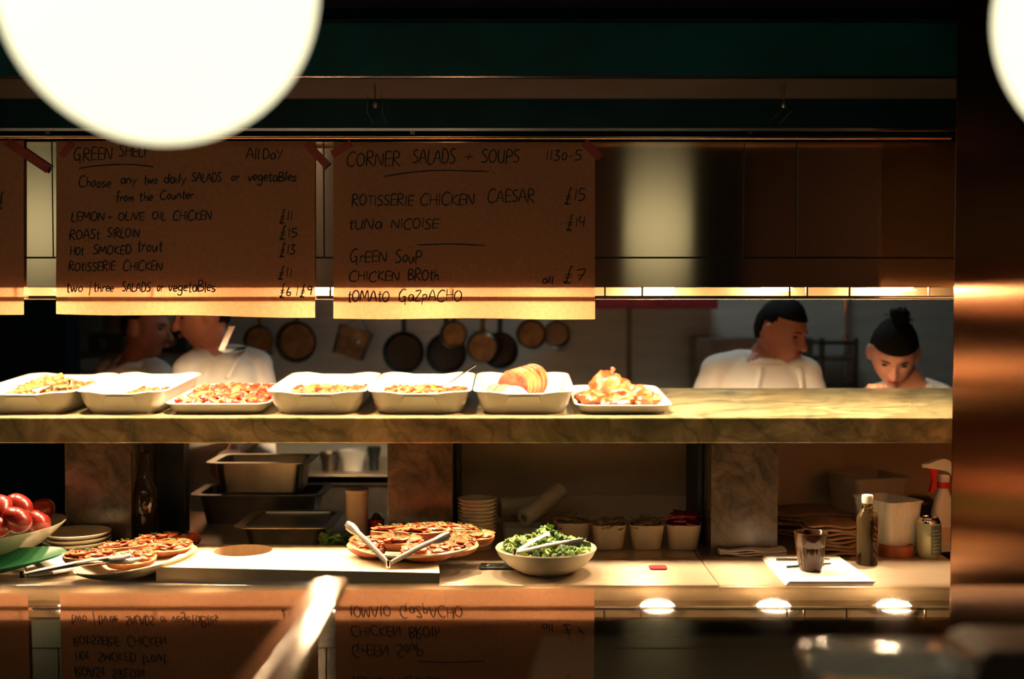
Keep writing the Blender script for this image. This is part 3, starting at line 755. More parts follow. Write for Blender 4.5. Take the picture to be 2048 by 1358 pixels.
for q in range(5):
    MB().tube([(R0 * .99 * .96 * math.cos(2 * PI * k / 24), -.07 + .034 * q, R0 * .99 * math.sin(2 * PI * k / 24)) for k in range(25)], .0010, 5).build('string', 'roll', j)
j.rotation_euler = (SLOPE, 0, R(-22)); j.location = (P(1050, 770, 3.72).x, 3.70, zshelf(3.70) + .056)
for k, (px, yy_, rz, rl) in enumerate(((1012, 3.565, .3, -1.15), (1030, 3.555, .2, -.95), (995, 3.57, .5, -1.2))):
    s_ = MB().lathe([(.001, 0), (.040, 0), (.042, .003), (.040, .006), (.001, .006)], 26)
    o = s_.build('meat_slice', 'meatred'); o.location = (P(px, 780, yy_).x, yy_, zshelf(yy_) + .030); o.rotation_euler = (rl * -1, 0, rz)
    tag(o, ['red meat slice leaning in front of the rolled joint', 'frontmost red meat slice beside the joint', 'left red meat slice lying before the rolled joint'][k], 'meat slice', 'meat slices before the joint')
t7, W, L, h = make_tray(1150, 1349, .022, 'shallow white enamel tray of carved chicken, rightmost of the row', L=.44)
ck = [(1180, 3.60, .045, .030, .024, .4), (1222, 3.66, .062, .045, .042, -.3), (1262, 3.63, .060, .040, .030, .5), (1288, 3.56, .035, .022, .018, 1.0), (1235, 3.55, .050, .028, .020, .1), (1205, 3.72, .045, .03, .045, .9), (1310, 3.63, .03, .018, .014, 0.4)]
lbs = ['small golden chicken piece at the left of the chicken tray', 'large pale roast chicken breast in the middle of the chicken tray', 'browned chicken thigh right of the breast', 'small chicken wing at the front right of the tray',
       'orange brown chicken piece at the front of the tray', 'chicken piece with raised bone at the back of the tray', 'tiny chicken piece at the right of the tray']
for k, (px, yy_, a, b, c, rz) in enumerate(ck):
    mb = MB().ell((0, 0, 0), (a, b, c), None, 0, 26, 16, .45, k * 3 + 1)
    if k in (3, 5):
        mb.tube([(a * .5, 0, c * .3), (a * 1.1, 0, c * .9), (a * 1.25, 0, c * 1.1)], [.010, .006, .009], 8)
    o = mb.build('chicken_piece', 'meat'); o.location = (P(px, 780, yy_).x, yy_, zshelf(yy_) + .004 + c * .92); o.rotation_euler = (0, 0, rz)
    tag(o, lbs[k], 'chicken', 'carved roast chicken pieces')

# ------------------------------------------------------------------ tongs
def tongs(label, piv, tipa, tipb, up=(0, 0, 1), w_=.0085, tipr=.016, m='tongsteel'):
    t = thing('serving_tongs', label, 'tongs', piv, group='steel serving tongs')
    piv = Vector(piv)
    for tp in (tipa, tipb):
        d = Vector(tp) - piv; n = d.normalized(); side = n.cross(Vector(up)).normalized()
        pts = [n * .004]
        rs = [w_ * .7]
        for f, r_ in ((.15, w_), (.5, w_ * 1.05), (.72, w_ * .9), (.80, w_ * .8)):
            pts.append(d * f + Vector(up) * .004 * math.sin(f * PI)); rs.append(r_)
        arm = MB().tube([tuple(p) for p in pts], rs, 10, flat=.35, up=up).build('arm', m, t)
        tip = MB()
        lo = []
        for q in range(13):
            f = .70 + .30 * q / 12
            wv = tipr * (.45 + .55 * math.sin(min(1, q / 8) * PI / 2)) * (1 if q < 11 else .7) * (1 + .10 * (q % 2))
            c = d * f + Vector(up) * .004 * math.sin(f * PI) * 1
            nrm = side.cross(n)
            lo.append([tuple(c + side * wv * math.cos(a) + nrm * (.0022 * math.sin(a) - .008 * (wv / tipr) * math.cos(a) ** 2)) for a in [2 * PI * z / 12 for z in range(12)]])
        tip.loft(lo); tip.build('scalloped_tip', m, arm)
    MB().lathe([(.001, -.009), (.0065, -.009), (.0065, .009), (.001, .009)], 14).build('hinge_pin', 'chrome', t)
    return t
a_t = P(38, 786, 3.56); 
tongs('dark steel tongs lying on the potatoes in the leftmost tray', P(140, 770, 3.60) + Vector((0, 0, .005)), P(62, 779, 3.52), P(80, 775, 3.56), w_=.006, tipr=.011, m='potmetal')

# ------------------------------------------------------------------ chopping board with a round hole
ZB = ZC + .036
bp = [Q(312, 1134, ZB), Q(879, 1146, ZB), Q(872, 1092, ZB), Q(395, 1088, ZB)]
bc = (bp[0] + bp[1] + bp[2] + bp[3]) / 4
hc = Q(486, 1100.5, ZB); hr = (545 - 428) / 2 / FPX * hc.y
bd = thing('chopping_board', 'pale wooden board with a round hole lying on the worktop', 'board', (bc.x, bc.y, ZC))
def board_slab():
    rel = [Vector((p.x - bc.x, p.y - bc.y, 0)) for p in bp]
    ch = Vector((hc.x - bc.x, hc.y - bc.y, 0)); n = 48
    per = []
    for k in range(n):
        a = 2 * PI * k / n; d = Vector((math.cos(a), math.sin(a), 0)); best = None
        for i in range(4):
            A, B = rel[i], rel[(i + 1) % 4]; e = B - A
            den = d.x * e.y - d.y * e.x
            if abs(den) < 1e-9: continue
            tt = ((A.x - ch.x) * e.y - (A.y - ch.y) * e.x) / den; uu = ((A.x - ch.x) * d.y - (A.y - ch.y) * d.x) / den
            if tt > 0 and -1e-6 <= uu <= 1 + 1e-6 and (best is None or tt < best): best = tt
        per.append(ch + d * best)
    # snap nearest rays to the corners
    for c in rel:
        k = min(range(n), key=lambda q: (per[q] - c).length); per[k] = c
    inn = [ch + Vector((math.cos(2 * PI * k / n), math.sin(2 * PI * k / n) , 0)) * hr for k in range(n)]
    z0, z1 = 0, .036
    return MB().loft([[(p.x, p.y, z1) for p in inn], [(p.x, p.y, z1) for p in per], [(p.x, p.y, z0) for p in per], [(p.x, p.y, z0) for p in inn], [(p.x, p.y, z1) for p in inn]], cap=(False, False))
board_slab().build('slab', 'wood', bd, smooth=False)

# ------------------------------------------------------------------ toasts
def make_toast(name='salmon_toast', seed=1, salm='salmon'):
    t = thing(name, '', 'toast', (0, 0, 0))
    r_ = random.Random(seed)
    lo = []
    n = 22; Lh = .068
    for q in range(15):
        u = -1 + 2 * q / 14; k = max(.05, math.sqrt(max(0, 1 - abs(u) ** 2.6)))
        wd, hh = .036 * k, .030 * (0.35 + .65 * k)
        l = []
        for j_ in range(n):
            a = 2 * PI * j_ / n
            x, z = math.cos(a) * wd, math.sin(a)
            z = z * .004 * 0 + (0.0 if z > 0 else z * hh)
            l.append((u * Lh, x if z < 0 or True else x, z))
        lo.append(l)
    b = MB().loft(lo)
    top = [i for i in range(len(b.f))]
    o = b.build('bread', ['crust', 'crumb'], t, angle=50)
    for p in o.data.polygons:
        if p.normal.z > .75: p.material_index = 1
    # the white crumb rim plus folds of salmon
    sm = MB()
    for q in range(6):
        u = -0.044 + .0176 * q
        k = math.sqrt(max(0.1, 1 - (u / Lh) ** 2))
        T = T3((u, r_.uniform(-.008, .008), .004 + .003 * (q % 2)), r_.choice((-.7, .6, -.3, .9)), r_.uniform(-.15, .15), r_.uniform(-.12, .12))
        sm.ell((0, 0, 0), (.027 * k, .019, .0058), T, 0, 18, 10, .8, q + seed * 5)
    sm.build('salmon_slice', salm, t)
    hb = MB()
    for q in range(22):
        T = T3((r_.uniform(-.045, .045), r_.uniform(-.018, .018), .0125 + r_.uniform(0, .004)), r_.uniform(0, 6.3), r_.uniform(-.5, .5))
        if q % 4 == 0: hb.ell((0, 0, 0), (.0026, .0026, .0026), T, 1, 8, 6)
        else: hb.ell((0, 0, 0), (r_.uniform(.004, .008), .0016, .0012), T, 0, 8, 5)
    hb.build('chopped_herbs', ['leaf', 'pepper'], t)['kind'] = 'stuff'
    return t
toast_protos = [make_toast(seed=k, salm='salmon') for k in (1, 2, 3)]
used = [False] * 3
def place_toast(k, loc, rz, tilt, roll, label, group, sc=1.0):
    k = k % 3
    t = toast_protos[k] if not used[k] else dup(toast_protos[k]); used[k] = True
    t.location = loc; t.rotation_euler = (Matrix.Rotation(rz, 3, 'Z') @ Matrix.Rotation(tilt, 3, 'X') @ Matrix.Rotation(roll, 3, 'Y')).to_euler()
    t.scale = (sc, sc, sc); t['label'] = label; t['group'] = group; t['category'] = 'toast'
    return t

# round plate of toasts
pc = Q(824, 1125, ZB + .02); pc = Vector((P(826, 1110, 3.27).x, 3.275, ZB))
plate = MB().lathe([(.001, .0), (.075, .0), (.085, .003), (.130, .016), (.160, .028), (.163, .031), (.160, .033), (.130, .022), (.085, .009), (.001, .007)], 56).build('round_plate', 'cream')
plate.location = pc; tag(plate, 'round cream plate of salmon toasts resting on the board edge', 'plate')
grp = 'salmon toasts on the round plate'
tl = [(-.118, -.045, .026, 2.35, -.28, 'left toast on the round plate, with pale crumb edge facing out'),
      (.045, -.105, .026, .12, .30, 'front toast on the round plate showing a smooth brown crust'),
      (.118, -.055, .028, .75, .32, 'right front toast on the round plate beside the card'),
      (.150, .025, .034, .35, .10, 'rightmost toast on the round plate, overhanging the rim'),
      (-.050, .050, .046, .15, -.05, 'back left toast on the round plate covered in herbs'),
      (.045, .090, .045, -.2, -.1, 'back toast on the round plate against the marble support'),
      (-.035, -.055, .040, -.1, .1, 'middle front toast on the round plate between the tong arms'),
      (.035, -.005, .058, .4, .1, 'topmost toast in the centre of the round plate'),
      (.105, .070, .046, -.4, -.1, 'back right toast on the round plate')]
for k, (x, y, z, rz, tilt, lb) in enumerate(tl):
    place_toast(k, pc + Vector((x, y, z + .010)), rz, tilt, 0, lb, grp)
tongs('open V shaped steel tongs standing on the round plate of toasts', P(777, 1128, 3.105), P(694, 1044, 3.20), P(899, 1066, 3.15), up=(0, -.75, .66), w_=.0070, tipr=.0125)

# oval platter
A = Q(158, 1146, ZC + .045); B = Q(381, 1083, ZC + .058)
oc = (A + B) / 2; ang = math.atan2(B.y - A.y, B.x - A.x); ol = (B - A).length / 2
pl = MB().lathe([(.001, 0), (.55, 0), (.62, .004), (.85, .018), (.985, .030), (1.0, .034), (.98, .036), (.84, .024), (.62, .010), (.001, .007)], 64, sx=ol, sy=.100).build('oval_platter', 'cream')
pl.location = (oc.x, oc.y, ZC + .012); pl.rotation_euler = (0, R(-1.5), ang)
tag(pl, 'oval cream platter of salmon toasts at the left, behind the blue glass edge', 'platter')
grp = 'salmon toasts on the oval platter'
dirv = (B - A).normalized()
for k, (px, py, dz, rz, tilt, lb) in enumerate(((178, 1110, .050, .15, .1, 'left toast on the oval platter next to the napkins'),
      (246, 1092, .052, .6, -.05, 'second toast on the oval platter, heaped with pink salmon'),
      (312, 1077, .050, .7, -.05, 'back toast on the oval platter with a green herb leaf'),
      (262, 1115, .040, .45, .35, 'front toast on the oval platter showing its pale crumb edge'),
      (338, 1092, .042, .45, .25, 'rightmost toast on the oval platter, against the rim'),
      (355, 1078, .036, .5, .1, 'toast at the far right tip of the oval platter'))):
    pt = Q(px, py, ZC + dz + .012)
    place_toast(k + 1, pt, rz, tilt, 0, lb, grp, .95)
tongs('closed steel tongs lying across the oval platter, pointing left', Q(45, 1148, ZC + .045), Q(262, 1109, ZC + .088), Q(280, 1116, ZC + .075), w_=.011, tipr=.014)
for k, (px, py, rz) in enumerate(((92, 1128, .5), (120, 1131, .9))):
    nb = Q(px, py, ZC + .02)
    n_ = MB().add([(-.05, -.05, 0), (.05, -.05, .0), (.05, .05, .012), (-.05, .05, .012), (-.05, -.05, .005), (.05, -.05, .005), (.05, .05, .030), (-.05, .05, .030)],
                  [(0, 3, 2, 1), (4, 5, 6, 7), (0, 1, 5, 4), (1, 2, 6, 5), (2, 3, 7, 6), (3, 0, 4, 7)]).build('paper_napkin', 'white', smooth=False, bevel=.001)
    n_.location = (nb.x, nb.y, ZC + .001 + .012 * k); n_.rotation_euler = (0, 0, rz)
    tag(n_, ['folded white napkin with its corner beside the tongs', 'folded white napkin tucked against the oval platter'][k], 'napkin', 'folded napkins by the oval platter')

# ------------------------------------------------------------------ left end: tomatoes, green dish, plates, bottle
bwl = thing('serving_bowl', 'wide cream bowl of tomatoes cut off by the left edge', 'bowl', (P(-10, 1050, 3.30).x - .05, 3.32, ZC + .008))
bprof = [(.001, 0), (.09, 0), (.10, .006), (.17, .040), (.225, .085), (.228, .090), (.222, .089), (.165, .046), (.09, .012), (.001, .010)]
MB().lathe(bprof, 60).build('bowl_body', 'cream', bwl)
bx, by = bwl.location.x, bwl.location.y
bwl.rotation_euler = (0, R(-4), 0)
tl = [(35, 1015, 3.30, .042, 'large red tomato at the top of the pile, facing the room'), (33, 1040, 3.22, .040, 'glossy red tomato with its stem dimple at the front of the pile'), (-8, 1018, 3.24, .042, 'orange lit tomato at the left edge of the picture'),
      (82, 1020, 3.42, .038, 'dark red tomato in shade behind the pile'), (75, 1043, 3.34, .036, 'small dark red tomato at the right of the pile'), (-5, 1052, 3.20, .034, 'lowest tomato at the left edge of the picture'), (30, 1030, 3.40, .036, 'hidden tomato at the back of the pile')]
tm = thing('tomato', '', 'tomato')
def tomato_body():
    lo = []
    for i in range(1, 20):
        th = PI * i / 20; l = []
        for j_ in range(30):
            ph = 2 * PI * j_ / 30
            r_ = math.sin(th) * (1 + .03 * math.cos(5 * ph) * math.sin(th))
            z = -math.cos(th) * .82; d = math.hypot(r_, 0)
            if z > 0: z -= .28 * math.exp(-(d / .28) ** 2)
            l.append((r_ * math.cos(ph), r_ * math.sin(ph), z))
        lo.append(l)
    return MB().loft(lo)
tomato_body().build('tomato_flesh', 'tomato', tm)
MB().lathe([(.001, .50), (.11, .52), (.05, .60), (.03, .66), (.001, .67)], 10).build('stem_scar', 'leaf', tm)
for k, (px, py, y, r_, lb) in enumerate(tl):
    t = tm if k == 0 else dup(tm)
    t.location = P(px, py, y); t.scale = (r_, r_, r_); t['label'] = lb; t['group'] = 'tomatoes in the cream bowl'; t['category'] = 'tomato'
    t.rotation_euler = (R(rnd.uniform(20, 50)), R(rnd.uniform(-30, 30)), rnd.uniform(0, 6))
gd = MB().lathe([(.001, 0), (.6, 0), (.95, .018), (1.0, .020), (.98, .024), (.6, .008), (.001, .006)], 48, sx=.24, sy=.07).build('green_dish', 'grass')
gp = Q(-50, 1118, ZC + .045); gd.location = (gp.x, gp.y - .035, ZC + .018); gd.rotation_euler = (R(12), R(-6), R(12))
tag(gd, 'bright green dish at the left edge, in front of the tomato bowl', 'dish')
pp = Q(154, 1096, ZC)
pz = ZC + .001; pcen = Vector((P(153, 1080, 3.40).x, 3.40, 0))
for k in range(5):
    o = MB().lathe([(.001, 0), (.055, 0), (.060, .004), (.080, .014), (.0905, .021), (.0915, .024), (.089, .025), (.078, .019), (.058, .009), (.001, .008)], 48).build('side_plate', 'cream')
    o.location = (pcen.x + rnd.uniform(-.001, .001), 3.40, pz + k * .0125)
    tag(o, 'small cream plate ' + ['at the bottom of', 'second from the bottom in', 'in the middle of', 'second from the top in', 'on top of'][k] + ' the plate stack by the tomatoes', 'plate', 'stacked side plates')
def bottle(name, label, cat, px, py0, y, prof, m, cap=None, capm='plastic', inner=None, innerm='oil', lbl=None, tagit=True):
    b = Q(px, py0, ZC) if y is None else Vector((P(px, 1000, y).x, y, ZC))
    t = thing(name, label, cat, (b.x, b.y, ZC + .001))
    MB().lathe(prof, 40).build('glass_body', m, t)
    if inner: MB().lathe(inner, 36).build('oil', innerm, t)
    if cap: MB().lathe(cap, 28).build('cap', capm, t)
    return t
s_ = 1.0
db = bottle('wine_bottle', 'tall dark glass bottle in the shade between marble support and black panel', 'bottle', 291, 1062, 3.55,
   [(.001, 0), (.032, 0), (.035, .004), (.035, .145), (.033, .165), (.022, .185), (.014, .20), (.0125, .225), (.0125, .262), (.0145, .264), (.0145, .272), (.011, .272)], 'darkglass')

# ------------------------------------------------------------------ pans behind the gap, tube, red tin
def gn_pan(label, px0, px1, pyb, y, h, L, m='panmetal', zbase=None, flare=.9, grp='steel pans stacked behind the board', lid=False):
    """steel gastronorm pan: px0..px1 front rim, pyb front base"""
    W = (px1 - px0) / FPX * y
    z = P(0, pyb, y).z if zbase is None else zbase
    t = thing('steel_pan', label, 'pan', (((px0 + px1) / 2 - 1024) / FPX * y, y + L / 2, z), group=grp)
    wb, lb = W - .05, L - .05
    loops = [rrect(wb * flare, lb * flare, .03, 0), rrect(wb, lb, .03, h - .004), rrect(W, L, .035, h - .003), rrect(W, L, .035, h), rrect(wb - .004, lb - .004, .028, h), rrect(wb * flare - .004, lb * flare - .004, .028, .002)]
    MB().loft(loops).build('pan_body', m, t, angle=50)
    if lid: MB().loft([rrect(wb - .01, lb - .01, .03, h - .012), rrect(wb - .01, lb - .01, .03, h - .006)]).build('lid', 'darksteel', t)
    return t
z1 = ZC + .001
a1 = gn_pan('shallow steel pan with a golden front on the worktop behind the board', 460, 664, 1066, 3.52, .060, .30, zbase=z1, lid=True)
a2 = gn_pan('large dark steel pan in the middle of the pan stack', 372, 645, 1030, 3.88, .095, .25, 'darksteel', zbase=z1)
a3 = gn_pan('deep steel pan with a bright rim on top of the pan stack', 405, 618, 965, 3.88, .098, .24, 'panmetal', zbase=z1 + .098)
tb = thing('card_tube', 'upright brown cardboard tube behind the round plate of toasts', 'tube', (P(714, 1000, 3.52).x, 3.52, ZC + .001))
MB().lathe([(.001, 0), (.031, 0), (.031, .158), (.033, .160), (.033, .170), (.030, .172), (.001, .172)], 36).build('tube_wall', 'roll', tb)
rt = thing('red_pot', 'small red pot standing left of the middle marble support', 'pot', (P(752, 1000, 3.56).x, 3.56, ZC + .001))
MB().lathe([(.001, 0), (.020, 0), (.0235, .075), (.024, .078), (.022, .079), (.001, .07)], 30).build('pot_body', 'redplastic', rt)
MB().lathe([(.001, .079), (.018, .079), (.012, .088), (.006, .096), (.001, .097)], 20).build('lid', 'darksteel', rt)
gc = MB(); rr = random.Random(4)
for q in range(40):
    gc.ell((0, 0, 0), (.022, .014, .004), T3((rr.uniform(-.028, .028), rr.uniform(-.03, .03), .012 + rr.uniform(0, .045)), rr.uniform(0, 6), rr.uniform(-1, 1), rr.uniform(-1, 1)), 0, 10, 6, .5, q)
o = gc.build('herb_bunch', 'leaf'); o.location = (P(668, 1000, 3.44).x, 3.44, ZC + .002); tag(o, 'dark green herb bunch left of the card tube', 'herbs', None, 'stuff')

# ------------------------------------------------------------------ salad bowl
sy = 3.235
sb = thing('salad_bowl', 'deep cream bowl of chopped green kale salad with tongs across it', 'bowl', (P(1092, 1100, sy).x, sy, ZC + .001))
rz_ = P(0, 1096, sy).z - ZC
RB = (1194 - 990) / 2 / FPX * sy
MB().lathe([(.001, 0), (RB * .50, 0), (RB * .56, .004), (RB * .80, rz_ * .38), (RB * .95, rz_ * .75), (RB * 1.0, rz_), (RB * .985, rz_ + .003), (RB * .965, rz_), (RB * .91, rz_ * .75), (RB * .76, rz_ * .42), (RB * .5, .012), (.001, .010)], 64).build('bowl_body', 'cream', sb)
kb = MB(); rr = random.Random(9)
for q in range(520):
    a = rr.uniform(0, 2 * PI); d = math.sqrt(rr.random()) * RB * .86
    x, y = d * math.cos(a), d * math.sin(a)
    z = rz_ * .80 + .028 * max(0, 1 - (d / RB) ** 2) + rr.uniform(-.008, .010) + (.030 * math.exp(-((x - .0) ** 2 + (y - .045) ** 2) / .0012)) + (.012 * math.exp(-((x + .085) ** 2 + (y - 0) ** 2) / .0008))
    T = T3((x, y, z), rr.uniform(0, 6.3), rr.uniform(-1.1, 1.1), rr.uniform(-1.1, 1.1))
    s_ = rr.uniform(.006, .013)
    kb.ell((0, 0, 0), (s_, s_ * .7, s_ * .22), T, 0 if rr.random() < .66 else 1, 9, 5, .9, q)
ko = kb.build('kale_salad', ['leaf', 'leaf2']); ko.location = sb.location
tag(ko, 'chopped kale and cabbage salad piled in the deep cream bowl', 'salad', None, 'stuff')
tongs('steel tongs lying across the kale salad bowl', P(1030, 1106, 3.14), P(1166, 1078, 3.14), P(1100, 1064, 3.24), w_=.0065, tipr=.011, up=(0, -.6, .8))
# small flat things on the worktop
o = MB().box((-.048, -.030, 0), (.048, .030, .006)).build('black_card', 'black', smooth=False, bevel=.002)
q_ = Q(997, 1135, ZC); o.location = (q_.x, q_.y, ZC + .0005); tag(o, 'black card lying flat on the worktop left of the salad bowl', 'card')
MB().tube([(-.032, -.012, .0068), (-.024, .004, .0068), (-.018, -.010, .0068)], .0012, 6).build('white_mark', 'white', o)  # highlight on the card, painted as a white stroke
o = MB().loft([rrect(.046, .042, .008, 0), rrect(.046, .042, .008, .004)]).build('red_tag', 'darkred', smooth=False)
q_ = Q(1316, 1137, ZC); o.location = (q_.x, q_.y, ZC + .0005); tag(o, 'small dark red rounded tag lying on the bright worktop', 'tag')

# ------------------------------------------------------------------ card bowls, tubs, rolls
bx_ = P(954, 1080, 3.52).x; by_ = 3.53
ordn = ['', 'second', 'third', 'fourth', 'fifth', 'sixth', 'seventh', 'eighth', 'ninth']
for k in range(10):
    z = ZC + .001 + k * .0105
    o = MB().lathe([(.001, .0), (.040, .0), (.0495, .046), (.0550, .047), (.0550, .0505), (.0485, .050), (.039, .003), (.001, .003)], 40).build('card_bowl', 'tub')
    o.location = (bx_, by_, z)
    tag(o, 'cream card bowl ' + ('at the bottom of' if k == 0 else 'on top of' if k == 9 else ordn[k] + ' from the bottom in') + ' the tall bowl stack', 'bowl', 'stacked card bowls')
tubx = [(1146, 3.58, 3.58, 'first cream card tub, half hidden behind the salad bowl, full of wrapped sticks'), (1217, 3.55, 3.55, 'second cream card tub from the left, full of wrapped sticks'),
        (1292, 3.55, 3.55, 'third cream card tub, full of brown wrapped sticks'), (1366, 3.55, 3.55, 'cream card tub full of dark red packets, nearest the black post')]
for k, (px, y, _, lb) in enumerate(tubx):
    t = thing('card_tub', lb, 'tub', (P(px, 1060, y).x, y, ZC + .001), group='card tubs behind the salad')
    h_ = (1095 - 1050) / FPX * y + .004
    MB().loft([rrect(.078, .078, .022, 0), rrect(.098, .098, .026, h_), rrect(.100, .100, .026, h_ + .002), rrect(.094, .094, .024, h_ + .002), rrect(.075, .075, .02, .002)]).build('tub_wall', 'tub', t, angle=50)
    rr = random.Random(20 + k); mb = MB()
    if k < 3:
        for q in range(46):
            T = T3((rr.uniform(-.034, .034), rr.uniform(-.034, .034), h_ - .004 + rr.uniform(-.004, .014)), rr.uniform(0, 6.3), rr.uniform(-.3, .3), rr.uniform(-.35, .35))
            mb.box((-.026, -.005, -.0012), (.026, .005, .0012), T, q % 2)
        o = mb.build('wrapped_sticks', ['bag', 'roll'], smooth=False); lb2 = ['brown wrapped sticks in the first card tub', 'brown wrapped sticks in the second card tub', 'brown wrapped sticks in the third card tub'][k]; ct = 'sticks'
    else:
        for q in range(34):
            T = T3((rr.uniform(-.03, .03), rr.uniform(-.03, .03), h_ - .002 + rr.uniform(-.002, .034)), rr.uniform(0, 6.3), rr.uniform(-.3, .3), rr.uniform(-.3, .3))
            mb.box((-.022, -.016, -.002), (.022, .016, .002), T)
        o = mb.build('red_packets', 'darkred', smooth=False); lb2 = 'pile of dark red packets in the card tub by the black post'; ct = 'packets'
    o.location = t.location; tag(o, lb2, ct, None, 'stuff')
cx_ = thing('clear_box', 'low clear plastic box behind the left part of the salad bowl', 'box', (P(1045, 1050, 3.60).x, 3.60, ZC + .001))
MB().loft([rrect(.10, .08, .012, 0), rrect(.115, .09, .012, .052), rrect(.12, .095, .012, .054), rrect(.112, .087, .012, .054), rrect(.098, .078, .012, .003)]).build('box_wall', 'clearplastic', cx_, angle=50)
def roll(name, lb, A, B, r):
    A, B = Vector(A), Vector(B); d = B - A
    q = Vector((0, 0, 1)).rotation_difference(d.normalized()); L_ = d.length
    o = thing(name, lb, 'paper roll', A); o.rotation_euler = q.to_euler(); o['group'] = 'paper rolls behind the salad'
    MB().lathe([(r * .42, 0), (r * .98, 0), (r, .003), (r, L_ - .003), (r * .98, L_), (r * .42, L_)], 36, cap=(False, False)).build('wound_paper', 'tissue', o)
    MB().lathe([(r * .42, 0.002), (r * .42, L_ - .002)], 30, cap=(False, False)).build('core', 'roll', o)
    return o
roll('paper_roll', 'pale paper roll lying flat behind the leaning one', P(998, 1014, 3.72), P(1090, 1012, 3.76), .031)
roll('paper_roll', 'pale paper roll leaning up to the right against the back panel', P(1048, 1036, 3.62), P(1120, 982, 3.74), .026)

# ------------------------------------------------------------------ right end of the worktop
nk = MB()
nx_ = 14; lo = []
for j_ in range(2):
    pass
for lay in range(3):
    vs = []; fs = []
    for a in range(nx_ + 1):
        for b in range(7):
            x = -.092 + .184 * a / nx_; y = -.035 + .07 * b / 6
            vs.append((x, y, .003 + lay * .0055 + .0025 * math.sin(x * 60 + lay) + .002 * math.sin(y * 90 + x * 20)))
    n0 = len(vs); vs += [(x, y, z - .004) for x, y, z in vs]
    for a in range(nx_):
        for b in range(6):
            i0 = a * 7 + b; fs += [(i0, i0 + 7, i0 + 8, i0 + 1), (n0 + i0, n0 + i0 + 1, n0 + i0 + 8, n0 + i0 + 7)]
    for a in range(nx_):
        fs += [(a * 7, n0 + a * 7, n0 + a * 7 + 7, a * 7 + 7), (a * 7 + 6, a * 7 + 13, n0 + a * 7 + 13, n0 + a * 7 + 6)]
    for b in range(6):
        fs += [(b, b + 1, n0 + b + 1, n0 + b), (nx_ * 7 + b, n0 + nx_ * 7 + b, n0 + nx_ * 7 + b + 1, nx_ * 7 + b + 1)]
    nk.add(vs, fs)
o = nk.build('folded_cloth', 'white'); q_ = Q(1502, 1108, ZC); o.location = (q_.x, q_.y, ZC + .003)
tag(o, 'folded white cloth lying before the right marble support', 'cloth')
# paper pad
pc4 = [Q(1576, 1172, ZC), Q(1750, 1172, ZC), Q(1672, 1118, ZC), Q(1527, 1118, ZC)]
pm = sum(pc4, Vector()) / 4
pd = thing('paper_pad', 'stack of white paper under the dark ribbed glass', 'paper', (pm.x, pm.y, ZC + .0005))
for k in range(3):
    off = Vector((.004 * k - .006, .002 * k, 0)); z0 = .0035 * k
    MB().loft([[(p.x - pm.x + off.x, p.y - pm.y + off.y, z0) for p in pc4], [(p.x - pm.x + off.x, p.y - pm.y + off.y, z0 + .003) for p in pc4]]).build('sheet', 'white', pd, smooth=False)
zp = ZC + .0115
# ribbed glass cup
cq = Q(1621, 1140, zp)
cup = thing('ribbed_glass', 'small dark ribbed drinking glass standing on the white paper', 'glass', (cq.x, cq.y, zp))
def ribbed(prof, n=72, amp=.0009):
    lo = []
    for r, z, a in prof:
        lo.append([((r + amp * a * math.cos(24 * 2 * PI * k / n)) * math.cos(2 * PI * k / n), (r + amp * a * math.cos(24 * 2 * PI * k / n)) * math.sin(2 * PI * k / n), z) for k in range(n)])
    return MB().loft(lo)
hcup = .098
ribbed([(.001, 0, 0), (.025, 0, 0), (.028, .004, .5), (.032, .02, 1), (.0375, .060, 1), (.038, .066, .4), (.0405, .069, 0), (.0425, hcup, 0), (.0415, hcup + .001, 0), (.0395, hcup - .001, 0), (.036, .066, 0), (.027, .012, 0), (.001, .010, 0)]).build('glass_wall', 'smoked', cup)
MB().lathe([(.001, .0105), (.0268, .0125), (.0357, .064), (.001, .064)], 40).build('drink', 'coffee', cup)
for k, (a, b, lb) in enumerate((((1556, 1122), (1664, 1122), 'dark pen lying behind the ribbed glass on the paper'), ((1577, 1137), (1667, 1131), 'second pen lying nearer, crossing behind the ribbed glass'))):
    A = Q(a[0], a[1], zp + .004); B = Q(b[0], b[1], zp + .004)
    A.y += .02; B.y += .02
    t = thing('pen', lb, 'pen', A, group='pens on the paper')
    MB().tube([(0, 0, 0), tuple((B - A) * .82)], .0036, 10).build('barrel', 'black', t)
    MB().tube([tuple((B - A) * .82), tuple((B - A) * .97), tuple(B - A)], [.0036, .0030, .0008], 10).build('tip', 'chrome', t)
# oil bottle
oy = 3.325
bt = bottle('oil_bottle', 'clear glass bottle of pale oil with a white cap, standing on the worktop', 'bottle', 1735, 0, oy,
    [(.001, 0), (.026, 0), (.029, .004), (.029, .118), (.0275, .132), (.020, .145), (.0125, .153), (.0118, .160), (.0118, .163), (.001, .163)],
    'oilglass', [(.001, .164), (.0145, .164), (.015, .166), (.015, .184), (.0135, .186), (.001, .186)], 'plastic')
# tape roll
tq = Q(1794, 1112, ZC)
tr = thing('tape_roll', 'flat brown roll of tape between the oil bottle and the can', 'tape', (tq.x, tq.y + .01, ZC + .001))
MB().lathe([(.030, 0), (.046, 0), (.046, .030), (.030, .030), (.030, 0)], 44, cap=(False, False)).build('wound_tape', 'crust', tr)
MB().lathe([(.0285, .001), (.0298, .001), (.0298, .029), (.0285, .029), (.0285, .001)], 44, cap=(False, False)).build('core', 'tub', tr)
